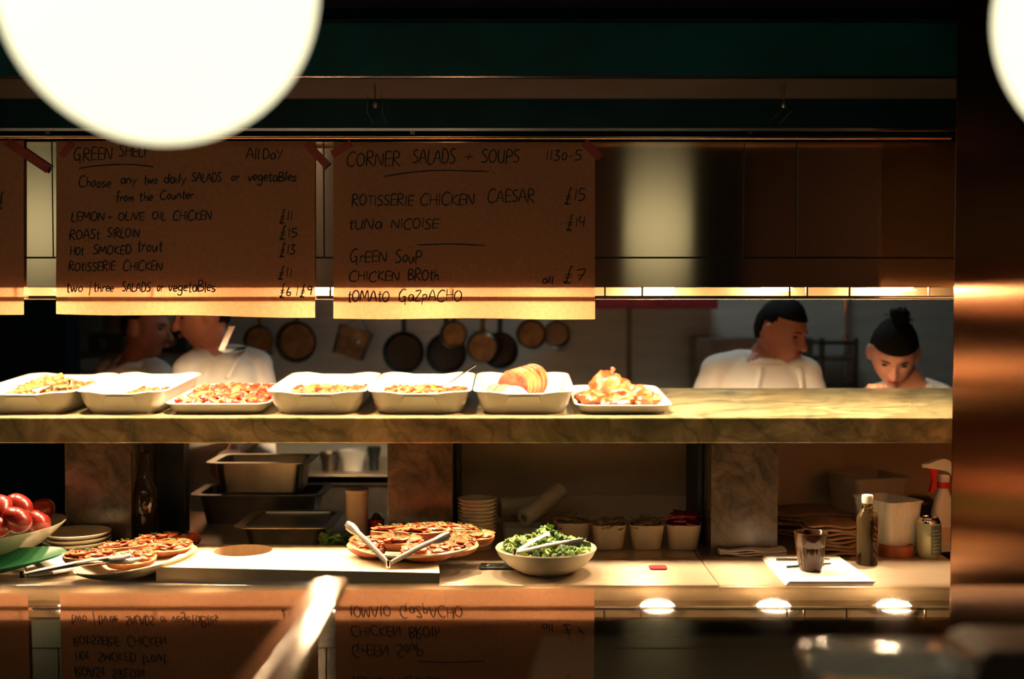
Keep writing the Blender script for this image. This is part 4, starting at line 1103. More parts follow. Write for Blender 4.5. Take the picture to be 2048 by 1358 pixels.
# can
cq = Q(1862, 1118, ZC)
cn = thing('drink_can', 'small pale green drink can on the worktop before the spray bottle', 'can', (cq.x, cq.y + .02, ZC + .001))
MB().lathe([(.001, .003), (.022, .003), (.0245, 0), (.027, .006), (.0325, .014), (.0325, .094), (.0315, .097)], 40, cap=(True, False)).build('can_body', 'can', cn)
MB().lathe([(.0315, .097), (.0265, .108), (.0270, .110), (.0255, .111), (.0240, .108), (.001, .108)], 40, cap=(False, True)).build('can_top', 'chrome', cn)
MB().loft([[(.0335 * math.sin(a), -.0335 * math.cos(a), z) for a in [(-.15 + .17 * k) for k in range(8)]] for z in (.012, .040, .075, .092)], closed=False, cap=(False, False)).build('printed_panel', 'canprint', cn)
pt_ = MB()
for k in range(7):
    z = .020 + k * .0095
    pt_.loft([[(.0342 * math.sin(a), -.0342 * math.cos(a), zz) for a in [(0 + (.11 + .05 * (k % 3)) * q) for q in range(6)]] for zz in (z, z + .003)], closed=False, cap=(False, False))
pt_.build('print_lines', 'can', cn)
# spray bottle
sx_ = P(1886, 1000, 3.50).x
sp = thing('spray_bottle', 'white spray bottle with red trigger beside the steel column', 'spray bottle', (sx_, 3.50, ZC + .001), (0, 0, R(15)))
MB().loft([rrect(.062, .042, .018, 0), rrect(.066, .046, .018, .004), rrect(.068, .046, .02, .10), rrect(.060, .042, .019, .125), rrect(.034, .032, .0155, .165), rrect(.026, .026, .0125, .176), rrect(.026, .026, .0125, .180)]).build('bottle_body', 'plastic', sp, angle=50)
MB().lathe([(.001, .178), (.0165, .178), (.0165, .194), (.001, .194)], 28).build('collar', 'redplastic', sp)
MB().loft([[(x * sc_, y, z) for (x, y, z) in [(-.013, -.011, z0), (.013, -.011, z0), (.013, .011, z0), (-.013, .011, z0)]] for sc_, z0 in ((1, .194), (1, .215))]).build('neck', 'plastic', sp, smooth=False, bevel=.002)
hdp = MB()
for off in (-.011, .011):
    pass
prof2 = [(-.056, .236), (-.056, .248), (-.030, .256), (-.005, .262), (.014, .256), (.028, .236), (.032, .215), (.022, .212), (.008, .224), (-.020, .230)]
hdp.loft([[(x, -.011, z) for x, z in prof2], [(x, .011, z) for x, z in prof2]]); hdp.build('spray_head', 'plastic', sp, smooth=False, bevel=.002)
MB().tube([(-.056, 0, .242), (-.066, 0, .242)], .006, 10).build('nozzle', 'plastic', sp)
prof3 = [(-.045, .238), (-.024, .232), (-.024, .205), (-.032, .175), (-.040, .165), (-.044, .170), (-.037, .200), (-.043, .225)]
MB().loft([[(x, -.008, z) for x, z in prof3], [(x, .008, z) for x, z in prof3]]).build('trigger', 'redplastic', sp, smooth=False, bevel=.0015)
MB().loft([[(-.02, -.0235, .03), (.022, -.0235, .03), (.022, -.0235, .07), (-.02, -.0235, .07)], [(-.02, -.0245, .03), (.022, -.0245, .03), (.022, -.0245, .07), (-.02, -.0245, .07)]]).build('label', 'tub', sp, smooth=False)
# ribbed white carton and grey tub behind
ry = 3.50
rc = thing('ribbed_carton', 'tall open white ribbed plastic container behind the oil bottle', 'container', (P(1775, 1000, ry).x, ry, ZC + .001), (0, 0, R(24)))
def crate_loop(w_, l_, z, amp=.0012, n=10):
    base = rrect(w_, l_, .014, z, 3); out = []
    m = len(base)
    for i in range(m):
        a = Vector(base[i]); b = Vector(base[(i + 1) % m]); d = b - a
        seg = max(1, int(d.length / .003))
        nrm = Vector((d.y, -d.x, 0)).normalized() if d.length else Vector()
        for q in range(seg): out.append(tuple(a.lerp(b, q / seg) + nrm * amp * (q % 2)))
    return out, m
def crate(wd, ld, h):
    lps = []
    for w_, l_, z in ((wd * .82, ld * .82, 0), (wd * .97, ld * .97, h * .96)):
        base = rrect(w_, l_, .014, z, 4); out = []; m = len(base)
        for i in range(m):
            a = Vector(base[i]); b = Vector(base[(i + 1) % m]); d = b - a
            seg = 26 if (i % 5) == 4 else 1
            nrm = Vector((-d.y, d.x, 0)).normalized() if d.length > 1e-6 else Vector()
            for q in range(seg): out.append(tuple(a.lerp(b, q / seg) - nrm * (.0016 * (q % 2))))
        lps.append(out)
    def off(lp, k, z): return [(x * k, y * k, z) for x, y, _ in lp]
    top_ = lps[1]
    return [lps[0], top_, off(top_, 1.05, h * .965), off(top_, 1.05, h), off(top_, .965, h), off(lps[0], .96, .003)]
MB().loft(crate(.120, .165, .150)).build('ribbed_wall', 'plastic', rc, smooth=False)
wc = thing('wire_tray', 'shallow patterned plastic tray behind the white ribbed container', 'tray', (P(1735, 1000, 3.78).x, 3.78, ZC + .001), (0, 0, R(18)))
MB().loft([rrect(.16, .15, .02, 0), rrect(.18, .17, .02, .165), rrect(.19, .18, .02, .175), rrect(.175, .165, .02, .176), rrect(.15, .14, .018, .10), rrect(.14, .13, .018, .098)]).build('tray_wall', 'tub', wc, angle=50)
rr = random.Random(31); mb = MB()
for q in range(26): mb.box((-.012, -.003, -.001), (.012, .003, .001), T3((rr.uniform(-.06, .06), rr.uniform(-.055, .055), .104 + rr.uniform(0, .02)), rr.uniform(0, 6), rr.uniform(-.3, .3)))
o = mb.build('paper_slips', 'bag', smooth=False); o.location = wc.location; tag(o, 'small brown paper slips lying in the shallow tray behind', 'paper slips', None, 'stuff')
gl_ = thing('lidded_pot', 'dark pot with grey lid between white container and spray bottle', 'pot', (P(1838, 1000, 3.72).x, 3.72, ZC + .001))
MB().lathe([(.001, 0), (.036, 0), (.040, .10), (.001, .10)], 32).build('pot_body', 'black', gl_)
MB().lathe([(.001, .100), (.044, .100), (.044, .108), (.030, .120), (.001, .122)], 32).build('lid', 'panmetal', gl_)
# brown paper bags
bagp = P(1655, 1060, 3.50)
def bag(k, w_, d_, h_, seed):
    mb = MB(); n = 12; lo = []
    for q in range(n + 1):
        u = -1 + 2 * q / n
        k2 = (1 - .25 * abs(u) ** 6)
        zz = .003 * math.sin(u * 4 + seed) 
        lo.append([(u * w_ / 2, y * d_ / 2 * k2, z * h_ * .5 * k2 + h_ / 2 + zz) for y, z in ((-1, -.6), (-1.02, 0), (-1, .6), (-.9, 1), (0, 1.0 + .3 * math.sin(u * 3 + seed)), (.9, 1), (1, .6), (1, -.6), (.9, -1), (-.9, -1))])
    return mb.loft(lo)
blb = ['at the bottom of the stack', 'second from the bottom', 'third from the bottom', 'fourth from the bottom', 'fifth from the bottom', 'sixth from the bottom', 'second from the top', 'on top of the stack']
for k in range(8):
    o = bag(k, .135, .16, .0095, k * 1.3).build('paper_bag', 'bag')
    o.location = (bagp.x + rnd.uniform(-.006, .006), 3.50 + rnd.uniform(-.006, .006), ZC + .002 + k * .0108); o.rotation_euler = (0, 0, rnd.uniform(-.08, .08))
    tag(o, 'flat brown paper bag ' + blb[k] + ' behind the ribbed glass', 'paper bag', 'stacked paper bags')
for k in range(5):
    o = bag(k, .30, .17, .013, k * 2.1).build('paper_sack', 'bag')
    o.location = (P(1645, 1000, 3.78).x + rnd.uniform(-.008, .008), 3.76, ZC + .002 + k * .0152); o.rotation_euler = (0, 0, rnd.uniform(-.05, .05))
    tag(o, 'wide dark brown paper sack ' + ['lowest', 'second from below', 'middle one', 'second from above', 'uppermost'][k] + ' in the pile against the back panel', 'paper sack', 'paper sacks against the back panel')
# things on the near glass top
t = thing('plastic_container', 'clear plastic food container at the bottom edge on the right glass top', 'container', (P(1735, 1358, 1.36).x, 1.30, ZM + .0005))
MB().loft([rrect(.150, .10, .022, 0), rrect(.162, .112, .025, .036), rrect(.170, .120, .028, .038), rrect(.168, .118, .028, .041), rrect(.155, .105, .025, .046), rrect(.120, .075, .02, .050)]).build('box_wall', 'clearplastic', t, angle=50)
t = thing('napkin_holder', 'rounded brushed steel napkin holder at the bottom right corner', 'napkin holder', (P(2035, 1358, 1.34).x, 1.34, ZM + .0005))
prof4 = [(-.065, 0), (-.065, .03), (-.058, .044), (-.045, .050), (.065, .050), (.065, 0)]
MB().loft([[(x, -.05, z) for x, z in prof4], [(x, .05, z) for x, z in prof4]]).build('holder_body', 'darksteel', t, smooth=False, bevel=.004)

# ------------------------------------------------------------------ kitchen behind
bench = thing('rear_bench', 'steel rear bench along the kitchen wall', 'bench', (0, 5.4, 0))
MB().box((-2.6, -.28, .90), (2.6, .29, .94)).build('bench_top', 'worktop', bench, smooth=False, bevel=.004)
MB().box((-2.58, -.24, .05), (2.58, .28, .899)).build('cupboard_body', 'darksteel', bench, smooth=False, bevel=.004)
lv = -1.7
def pan(label, px, py, rpx, y, depth=.05, handle=0.0, m='black', kind='pan', side=False, ang=0.0, hm=None):
    c = P(px, py, y); r = rpx / FPX * y
    t = thing('hanging_' + kind, label, kind, c, (0, R(ang), 0), 'pans hanging on the kitchen wall')
    T = Matrix.Rotation(-PI / 2, 4, 'X')     # axis towards +y
    T = Matrix.Rotation(PI / 2, 4, 'X')
    MB().lathe([(.001, 0), (r * .82, 0), (r * .88, .004), (r, depth), (r * 1.02, depth + .002), (r * .96, depth), (r * .84, .008), (.001, .006)], 40, T=Matrix.Rotation(R(-90 if side else 90), 4, 'X')).build('pan_bowl', m, t)
    if handle:
        yy2 = -.004 if not side else depth * .6
        MB().tube([(0, yy2, r * .92), (0, yy2, r + handle * .5), (0, yy2, r + handle)], [.012, .010, .013], 10, flat=.45, up=(0, 1, 0)).build('handle', hm or m, t)
        MB().tube([(.008 * math.cos(a), yy2, r + handle + .012 + .014 * math.sin(a)) for a in [2 * PI * k / 12 for k in range(13)]], .0025, 6).build('hook_ring', 'panmetal', t)
    return t
YK = 5.58
pan('dark round colander lid hanging left of the square tin', 595, 683, 41, YK, .05, .10, 'potmetal', 'colander')
pan('dark pan mostly hidden behind the left cook with the strap', 520, 680, 30, YK + .03, .04, .10, 'potmetal')
pan('black frying pan with a straight handle, hanging below the soup menu', 808, 704, 41, YK, .035, .22, 'black')
pan('black frying pan behind the small ladle pan', 893, 706, 40, YK, .035, .22, 'black')
pan('small shiny pan hanging in front of the second black pan', 908, 668, 27, YK - .12, .05, .12, 'potmetal')
pan('steel saucepan with olive base facing the room', 965, 695, 33, YK - .14, .09, .14, 'potmetal', side=True)
pan('black pan at the right behind the steel saucepan', 1000, 700, 36, YK - .02, .05, .2, 'black')
pan('small steel pan right of the saucepans', 1062, 668, 30, YK - .06, .05, .12, 'potmetal')
pan('small dark pan, rightmost of the hanging row', 1113, 668, 27, YK - .03, .05, .12, 'darksteel')
tinw = 0
t = thing('hanging_tin', 'tilted square steel tin hanging between the colander and the black frying pan', 'tin', P(705, 685, YK - .08), (0, R(18), 0))
MB().loft([rrect(.135, .10, .012, -.062), rrect(.15, .11, .014, .062), rrect(.142, .102, .012, .062), rrect(.128, .092, .01, -.056)]).build('tin_wall', 'potmetal', t, angle=50)
MB().ell((.025, -.056, .012), (.010, .004, .010)).build('rivet', 'chrome', t)
MB().tube([(-.06, 0, .06), (0, 0, .12), (.06, 0, .06)], .003, 6).build('wire_handle', 'potmetal', t)
MB().tube([(0, 0, .118), (.06, .10, .25), (.075, .13, P(0, 566, YK).z - P(705, 685, YK - .08).z)], .003, 6).build('hook', 'potmetal', t)
hr_ = MB().tube([(P(470, 560, YK + .05).x, YK + .05, P(0, 566, YK).z), (P(1180, 560, YK + .05).x, YK + .05, P(0, 566, YK).z)], .008, 8).build('pan_rail', 'darksteel')
tag(hr_, 'steel rail on the kitchen wall carrying the hanging pans', 'rail')
# dark shelf under the gantry line, right
a = P(1130, 600, YK); b = P(1430, 617, YK)
tag(MB().box((a.x, YK - .08, b.z), (b.x, YW - .002, a.z + .02)).build('wall_shelf', 'darkred', smooth=False, bevel=.002), 'dark red wall shelf high on the kitchen wall right of the menus', 'shelf')
# rack at right
def kb_(name, px0, py0, px1, py1, y, d, m, par=None):
    a = P(px0, py1, y); b = P(px1, py0, y)
    if par is None: return MB().box((a.x, y, a.z), (b.x, y + d, b.z)).build(name, m, smooth=False, bevel=.002)
    l = par.location
    return MB().box((a.x - l.x, y - l.y, a.z - l.z), (b.x - l.x, y + d - l.y, b.z - l.z)).build(name, m, par, smooth=False, bevel=.002)
rk = thing('shelf_rack', 'dark metal shelf rack standing on the bench between the two right cooks', 'rack', (P(1680, 775, 5.45).x, 5.45, .94))
kb_('upright', 1640, 676, 1650, 800, 5.45, .03, 'darksteel', rk); kb_('upright', 1708, 676, 1717, 800, 5.45, .03, 'darksteel', rk)
kb_('shelf', 1640, 682, 1716, 690, 5.45, .2, 'darksteel', rk); kb_('shelf', 1640, 714, 1716, 723, 5.45, .2, 'panmetal', rk); kb_('shelf', 1640, 766, 1716, 776, 5.45, .2, 'darksteel', rk)
MB().box((P(1640, 0, 5.45).x - rk.location.x, 0, 0), (P(1650, 0, 5.45).x - rk.location.x, .03, P(0, 799, 5.45).z - .94)).build('leg', 'darksteel', rk, smooth=False)
MB().box((P(1708, 0, 5.45).x - rk.location.x, 0, 0), (P(1717, 0, 5.45).x - rk.location.x, .03, P(0, 799, 5.45).z - .94)).build('leg', 'darksteel', rk, smooth=False)
cbn = MB().box((P(1395, 0, 5.5).x, 5.5, .941), (P(1632, 0, 5.5).x, 5.65, P(0, 676, 5.5).z)).build('steel_cabinet', 'darksteel', smooth=False, bevel=.006)
tag(cbn, 'dark steel cabinet on the bench behind the man in the apron', 'cabinet')
pp = P(1702, 640, YK)
pip = thing('wall_pipe', 'thin vertical metal pipe with clamps on the wall behind the rack', 'pipe', (pp.x, YW - .03, .94))
MB().tube([(0, 0, .02), (0, 0, 1.6)], .008, 10).build('pipe_run', 'chrome', pip)
for py in (678, 714): MB().lathe([(.001, -.018), (.013, -.018), (.016, 0), (.013, .018), (.001, .018)], 14, T=Matrix.Translation((0, 0, P(0, py, YW - .03).z - .94))).build('clamp', 'chrome', pip)
# left background: dark column, black boxes on shelf
dc = MB().box((-3.6, 4.92, 0), (P(133, 700, 4.92).x, 5.08, 2.6)).build('black_cabinet', 'void', smooth=False, bevel=.005)
tag(dc, 'tall black kitchen cabinet at the far left behind the trays', 'cabinet')
ls = kb_('wall_ledge', 60, 706, 520, 716, 5.35, .3, 'panmetal'); tag(ls, 'narrow steel wall ledge behind the two left cooks', 'ledge')
for k, (x0, y0, x1, y1, y, lb) in enumerate(((177, 668, 248, 705, 5.38, 'black box with a round mark on the ledge at the far left'), (322, 660, 372, 705, 5.38, 'black box on the ledge between the two left cooks'))):
    a = P(x0, y1, y); b = P(x1, y0, y); c = (a + b) / 2
    t = thing('black_box', lb, 'box', (c.x, y + .06, a.z), group='black boxes on the ledge')
    hw_ = (b.x - a.x) / 2; hh = b.z - a.z
    MB().box((-hw_, -.06, 0.001), (hw_, .06, hh)).build('box_body', 'black', t, smooth=False, bevel=.004)
    MB().box((-hw_ * .9, -.05, hh), (hw_ * .9, .05, hh + .012)).build('lid', 'panmetal', t, smooth=False, bevel=.003)
    MB().lathe([(.001, 0), (.022, 0), (.022, .003), (.001, .003)], 20, T=Matrix.Translation((-hw_ * .2, -.061, hh * .5)) @ Matrix.Rotation(PI / 2, 4, 'X')).build('dial', 'panmetal', t)
tw = kb_('tile_panel', 205, 560, 245, 664, 5.62, .04, 'panmetal'); tag(tw, 'pale metal canister panel on the wall above the black box', 'panel')
# bits on the rear bench seen under the shelf
for k, (px, r_, h_, m, lb) in enumerate(((660, .045, .075, 'darksteel', 'dark pot on the rear bench seen under the shelf'), (705, .060, .085, 'plastic', 'bright white bowl on the rear bench seen under the shelf'), (748, .028, .10, 'black', 'dark bottle on the rear bench next to the marble support'))):
    t = thing('bench_pot', lb, 'pot', (P(px, 900, 5.25).x, 5.25, .941), group=None)
    MB().lathe([(.001, 0), (r_ * .7, 0), (r_ * .8, h_ * .5), (r_, h_ * .8), (r_ * 1.05, h_), (r_ * .95, h_), (r_ * .65, .006), (.001, .006)], 30).build('pot_wall', m, t)
# added unseen cool panel that brightens the kitchen wall
t = thing('ceiling_light', 'square cool white ceiling light panel above the kitchen', 'ceiling light', (0.7, 4.9, 2.96))
MB().box((-.32, -.32, 0), (.32, .32, .039)).build('frame', 'plastic', t, smooth=False)
MB().box((-.29, -.29, -.006), (.29, .29, -.001)).build('diffuser', 'led', t, smooth=False)

# ------------------------------------------------------------------ people
def gauss(x, s_): return math.exp(-(x / s_) ** 2)
def head_pt(d, s=1.0):
    """unit direction -> head surface; face looks to -y"""
    x, y, z = d
    X, Y, Z = x * .076, y * .096, z * .118
    if z < 0:
        X *= 1 - .30 * (-z) ** 1.6
        if y > 0: Y *= 1 - .42 * (-z) ** 1.2
    if y < 0:
        Y *= .93
        Y += .010 * (gauss(X - .031, .016) + gauss(X + .031, .016)) * gauss(Z - .006, .014)
        Y -= .006 * gauss(X, .045) * gauss(Z - .026, .012)
        Y -= .005 * (gauss(X - .042, .018) + gauss(X + .042, .018)) * gauss(Z + .022, .020)
        Y -= .006 * gauss(X, .020) * gauss(Z + .058, .013)
        Y += .004 * gauss(X, .03) * gauss(Z + .078, .008)
        Y -= .010 * gauss(X, .022) * gauss(Z + .098, .015)
        Y -= .004 * gauss(X, .010) * gauss(Z - .006, .02)
    return Vector((X * s, Y * s, Z * s))
def head_mesh(mb, H, s=1.0, nu=56, nv=44):
    lo = []
    for i in range(1, nv):
        th = PI * i / nv
        lo.append([tuple(H @ head_pt((math.sin(th) * math.cos(2 * PI * k / nu), math.sin(th) * math.sin(2 * PI * k / nu), -math.cos(th)), s)) for k in range(nu)])
    mb.loft(lo)
    # nose
    def tp(p): return tuple(H @ Vector(p))
    mb.tube([tp((0, -.086, .010)), tp((0, -.096, -.008)), tp((0, -.105, -.024)), tp((0, -.106, -.032)), tp((0, -.096, -.037))], [.006, .0075, .0105, .0115, .008], 12)
    for sx in (-1, 1):
        mb.ell((0, 0, 0), (.008, .009, .007), H @ Matrix.Translation((sx * .0105, -.096, -.033)), 0, 12, 8)
        mb.ell((0, 0, 0), (.012, .021, .034), H @ Matrix.Translation((sx * .081, .012, -.004)) @ Matrix.Rotation(sx * R(-14), 4, 'Z'), 0, 14, 10)
def limb(mb, pts, rs, n=16): 
    mb.tube(pts, rs, n)
    for p, r_ in zip(pts, rs): mb.ell(tuple(p), (r_ * .99,) * 3, None, 0, 14, 10)
def hand(mb, wrist, d, up, s=1.0, curl=.5, side=1):
    d = Vector(d).normalized(); up = Vector(up).normalized(); lat = d.cross(up).normalized() * side
    M4 = Matrix((( *lat, ), ( *d, ), ( *up, ))).transposed().to_4x4(); M4.translation = Vector(wrist)
    mb.ell((0, 0, 0), (.040 * s, .050 * s, .014 * s), M4 @ Matrix.Translation((0, .048 * s, 0)), 0, 16, 10)
    for k, (x, ln) in enumerate(((-.028, .062), (-.010, .074), (.009, .070), (.027, .056))):
        b_ = Vector((x * s, .088 * s, 0)); pts = [b_]
        a = .25 * curl * 2
        for q in range(3):
            b_ = b_ + Vector((x * .08, math.cos(a), -math.sin(a))) * ln * s / 3; pts.append(b_); a += .55 * curl * 2
        mb.tube([tuple(M4 @ p) for p in pts], [.0088 * s, .0082 * s, .0075 * s, .0062 * s], 10)
        mb.ell(tuple(M4 @ pts[-1]), (.0062 * s,) * 3, None, 0, 8, 6)
    pts = [Vector((-.034, .022, -.004)) * s, Vector((-.054, .048, -.014)) * s, Vector((-.052, .078, -.024)) * s]
    mb.tube([tuple(M4 @ p) for p in pts], [.013 * s, .010 * s, .0075 * s], 10)
    mb.ell(tuple(M4 @ pts[-1]), (.0075 * s,) * 3, None, 0, 8, 6)
def torso_loops(spec, add=0.0):
    lo = []
    for (c, rx, ry, yaw) in spec:
        cs, sn = math.cos(yaw), math.sin(yaw)
        l = []
        for k in range(28):
            a = 2 * PI * k / 28
            e = 2.4
            ca, sa = math.cos(a), math.sin(a)
            q = (abs(ca) ** e + abs(sa) ** e) ** (-1 / e)
            x, y = (rx + add) * ca * q, (ry + add) * sa * q
            l.append((c[0] + x * cs - y * sn, c[1] + x * sn + y * cs, c[2]))
        lo.append(l)
    return lo
def remesh(o, v, it=2):
    m = o.modifiers.new('remesh', 'REMESH'); m.mode = 'VOXEL'; m.voxel_size = v; m.use_smooth_shade = True
    s_ = o.modifiers.new('smooth', 'SMOOTH'); s_.iterations = it; s_.factor = .5
def person(label, foot, head_c, yaw, pitch, roll, neckb, shL, shR, elL, elR, wrL, wrR, skin, shoulder_yaw=0.0, hair='short', sh_h=.9, build=1.0, apron=True):
    """all joints in world coordinates; foot = floor point under the hips"""
    t = thing('person', label, 'person', (foot[0], foot[1], 0))
    O = Vector((foot[0], foot[1], 0))
    L_ = lambda p: Vector(p) - O
    hc = L_(head_c); nb = L_(neckb); shL, shR, elL, elR, wrL, wrR = map(L_, (shL, shR, elL, elR, wrL, wrR))
    H = Matrix.Translation(hc) @ Matrix.Rotation(yaw, 4, 'Z') @ Matrix.Rotation(pitch, 4, 'X') @ Matrix.Rotation(roll, 4, 'Y')
    chest = (shL + shR) / 2 + Vector((0, .01, -.13)); hip = Vector((0, 0, nb.z * .60)); waist = hip.lerp(chest, .45)
    shm = (shL + shR) / 2
    sw = (shL - shR).length / 2
    spec = [(hip + Vector((0, 0, -.10)), .155 * build, .115, 0), (hip, .165 * build, .12, 0), (waist, .145 * build, .105, shoulder_yaw * .5), (chest, .165 * build, .115, shoulder_yaw),
            (shm + Vector((0, .01, -.045)), sw * .97, .095, shoulder_yaw), (shm + Vector((0, .01, .012)), sw * .86, .070, shoulder_yaw), (shm + Vector((0, .01, .038)), sw * .66, .066, shoulder_yaw), (shm.lerp(nb, .8) + Vector((0, .005, .008)), sw * .45, .060, shoulder_yaw), (nb, .062, .060, shoulder_yaw)]
    spec = [(tuple(c), a, b, y) for c, a, b, y in spec]
    mb = MB(); head_mesh(mb, H)
    jaw = H @ Vector((0, .022, -.075))
    limb(mb, [nb + Vector((0, 0, -.03)), nb.lerp(jaw, .5), jaw], [.062, .054, .052])
    mb.loft(torso_loops(spec))
    for sh in (shL, shR): mb.tube([tuple(nb + Vector((0, .01, -.035))), tuple(nb.lerp(sh, .5) + Vector((0, .005, -.012))), tuple(sh)], [.050, .048, .050], 14)
    for sh, el, wr, sd in ((shL, elL, wrL, 1), (shR, elR, wrR, -1)):
        limb(mb, [sh, sh.lerp(el, .5), el, el.lerp(wr, .35), wr], [.056, .050, .041, .040, .028])
        dd = (wr - el)
        hand(mb, wr, dd, (0, -.2, 1) if abs(dd.normalized().z) < .85 else (0, -1, .2), .98, .5, sd)
    for sx in (-1, 1):
        hp = hip + Vector((sx * .085, 0, -.08))
        limb(mb, [hp, Vector((sx * .095, -.01, .50)), Vector((sx * .10, .02, .09))], [.085, .060, .042])
        mb.ell((0, 0, 0), (.045, .12, .038), Matrix.Translation((sx * .10, -.05, .040)), 0, 16, 10)
    body = mb.build('body', skin, t); remesh(body, .0055, 2)
    # eyes, brows, lips
    for sx in (-1, 1):
        e = MB().ell((0, 0, 0), (.0125, .006, .0052), H @ Matrix.Translation((sx * .031, -.0745, .004)), 0, 14, 8); e.build('eye', 'eye', t)
        e = MB(); e.tube([tuple(H @ Vector((sx * (.016 + .010 * q), -.0875 + .0022 * q * q * .8, .020 + .003 * math.sin(q)))) for q in range(4)], [.0022, .0032, .003, .0015], 8); e.build('eyebrow', 'brow', t)
    e = MB(); e.ell((0, 0, 0), (.021, .006, .0042), H @ Matrix.Translation((0, -.0905, -.0545)), 0, 16, 8); e.ell((0, 0, 0), (.017, .0065, .005), H @ Matrix.Translation((0, -.0895, -.0625)), 0, 16, 8)
    e.build('lips', 'lips', t)
    # hair
    hb = MB(); nu, nv = 56, 44; keep = []
    vs = []; idx = {}
    def hairline(p):
        x, y, z = p
        if abs(x) > .05 and -.022 < y < .040 and z < .030: return False
        f = max(-1, min(1, y / .09))
        # front high, side with sideburn, back low
        if f < -.2: lim = .046 if hair == 'bun' else .056
        elif f < .25: lim = .052 - (f + .2) / .45 * (.075 if hair != 'bun' else .045)
        else: lim = -.025 - .035 * (f - .25)
        return z > lim
    for i in range(0, nv + 1):
        th = PI * i / nv
        for k in range(nu):
            d = (math.sin(th) * math.cos(2 * PI * k / nu), math.sin(th) * math.sin(2 * PI * k / nu), math.cos(th))
            p = head_pt(d); vol = (1.13 if hair == 'bun' else 1.06) + (.05 if hair == 'bun' else .035) * max(0, d[2]) + (.03 * max(0, d[1]))
            nz = noise.noise(Vector(d) * 9) * .02
            vs.append((tuple(H @ (p * (vol + nz))), hairline(p)))
    fs = []
    for i in range(nv):
        for k in range(nu):
            a, b, c, d = i * nu + k, i * nu + (k + 1) % nu, (i + 1) * nu + (k + 1) % nu, (i + 1) * nu + k
            if all(vs[q][1] for q in (a, b, c, d)): fs.append((a, d, c, b))
    usedv = sorted({q for f in fs for q in f}); mp_ = {q: n for n, q in enumerate(usedv)}
    hb.add([vs[q][0] for q in usedv], [tuple(mp_[q] for q in f) for f in fs])
    ho = hb.build('hair', 'hair', t)
    sm = ho.modifiers.new('thick', 'SOLIDIFY'); sm.thickness = .014; sm.offset = -1
    if hair == 'bun':
        bb = MB(); bb.ell((0, 0, 0), (.034, .036, .032), H @ Matrix.Translation((.004, .018, .148)), 0, 22, 14, .35, 3)
        rr = random.Random(5)
        for q in range(26):
            a = rr.uniform(0, 6.28); z = rr.uniform(.10, .165); r_ = .036
            p0 = Vector((.004 + r_ * math.cos(a), .018 + r_ * math.sin(a), z)); p1 = p0 + Vector((rr.uniform(-.02, .02), rr.uniform(-.02, .02), rr.uniform(-.01, .02)))
            bb.tube([tuple(H @ p0), tuple(H @ ((p0 + p1) / 2 + Vector((0, 0, .006)))), tuple(H @ p1)], [.0022, .0018, .0008], 5)
        bb.build('hair_bun', 'hair', ho)
    # t-shirt
    sb_ = MB()
    nb2 = nb + Vector((0, -.010, -.034))
    spec2 = spec[:-2] + [(tuple(shm.lerp(nb, .72) + Vector((0, .004, .010))), sw * .50, .072, shoulder_yaw), (tuple(nb2), .080, .080, shoulder_yaw)]
    sb_.loft(torso_loops(spec2, .013))
    for sh, el in ((shL, elL), (shR, elR)):
        e_ = sh.lerp(el, .62)
        sb_.tube([tuple(sh.lerp(shm, .25)), tuple(sh), tuple(sh.lerp(el, .3)), tuple(e_)], [.056, .062, .063, .067], 20)
        sb_.tube([tuple(nb + Vector((0, .012, -.052))), tuple(nb.lerp(sh, .5) + Vector((0, .006, -.014))), tuple(sh)], [.062, .061, .062], 16)
        sb_.ell(tuple(sh), (.062, .062, .060), None, 0, 18, 12)
    shirt = sb_.build('t_shirt', 'shirt', t); remesh(shirt, .007, 3)
    tb_ = MB()
    for sx in (-1, 1):
        hp = hip + Vector((sx * .085, 0, -.06))
        tb_.tube([tuple(hp), (sx * .095, -.01, .50), (sx * .10, .02, .07)], [.102, .078, .066], 18)
    tb_.loft(torso_loops(spec[:2], .018)); tr_ = tb_.build('trousers', 'trouser', t); remesh(tr_, .009, 2)
    if apron:
        f = Vector((math.sin(shoulder_yaw), -math.cos(shoulder_yaw), 0)); rt_ = Vector((math.cos(shoulder_yaw), math.sin(shoulder_yaw), 0))
        ab = MB(); rows = []
        zt_ = (shm + Vector((0, 0, -.135))); zb_ = hip + Vector((0, 0, -.25))
        for q in range(18):
            u = q / 17; c = zt_.lerp(zb_, u); wd = .115 + .065 * min(1, u * 3)
            rows.append([tuple(c + rt_ * wd * (k / 10 * 2 - 1) + f * .30) for k in range(11)])
        vs = [p for r_ in rows for p in r_]; fs = [(i * 11 + k, i * 11 + k + 1, (i + 1) * 11 + k + 1, (i + 1) * 11 + k) for i in range(17) for k in range(10)]
        ab.add(vs, fs); ao = ab.build('apron', 'apron', t)
        sw_ = ao.modifiers.new('wrap', 'SHRINKWRAP'); sw_.target = shirt; sw_.wrap_method = 'PROJECT'; sw_.use_project_z = False; sw_.use_project_y = True; sw_.use_negative_direction = True; sw_.use_positive_direction = True; sw_.offset = .006
        sd = ao.modifiers.new('thick', 'SOLIDIFY'); sd.thickness = .004; sd.offset = 0
        for sx in (-1, 1):
            p0 = zt_ + rt_ * .105 * sx + f * .30; p1 = nb + rt_ * .070 * sx + f * .30 + Vector((0, 0, -.045))
            stp = MB(); vs = []; 
            for q in range(15):
                c = p0.lerp(p1, q / 14)
                vs += [tuple(c + rt_ * .012), tuple(c - rt_ * .012)]
            stp.add(vs, [(2 * q, 2 * q + 1, 2 * q + 3, 2 * q + 2) for q in range(14)])
            so = stp.build('apron_strap', 'apron', ao)
            w2 = so.modifiers.new('wrap', 'SHRINKWRAP'); w2.target = shirt; w2.wrap_method = 'PROJECT'; w2.use_project_y = True; w2.use_negative_direction = True; w2.use_positive_direction = True; w2.offset = .007
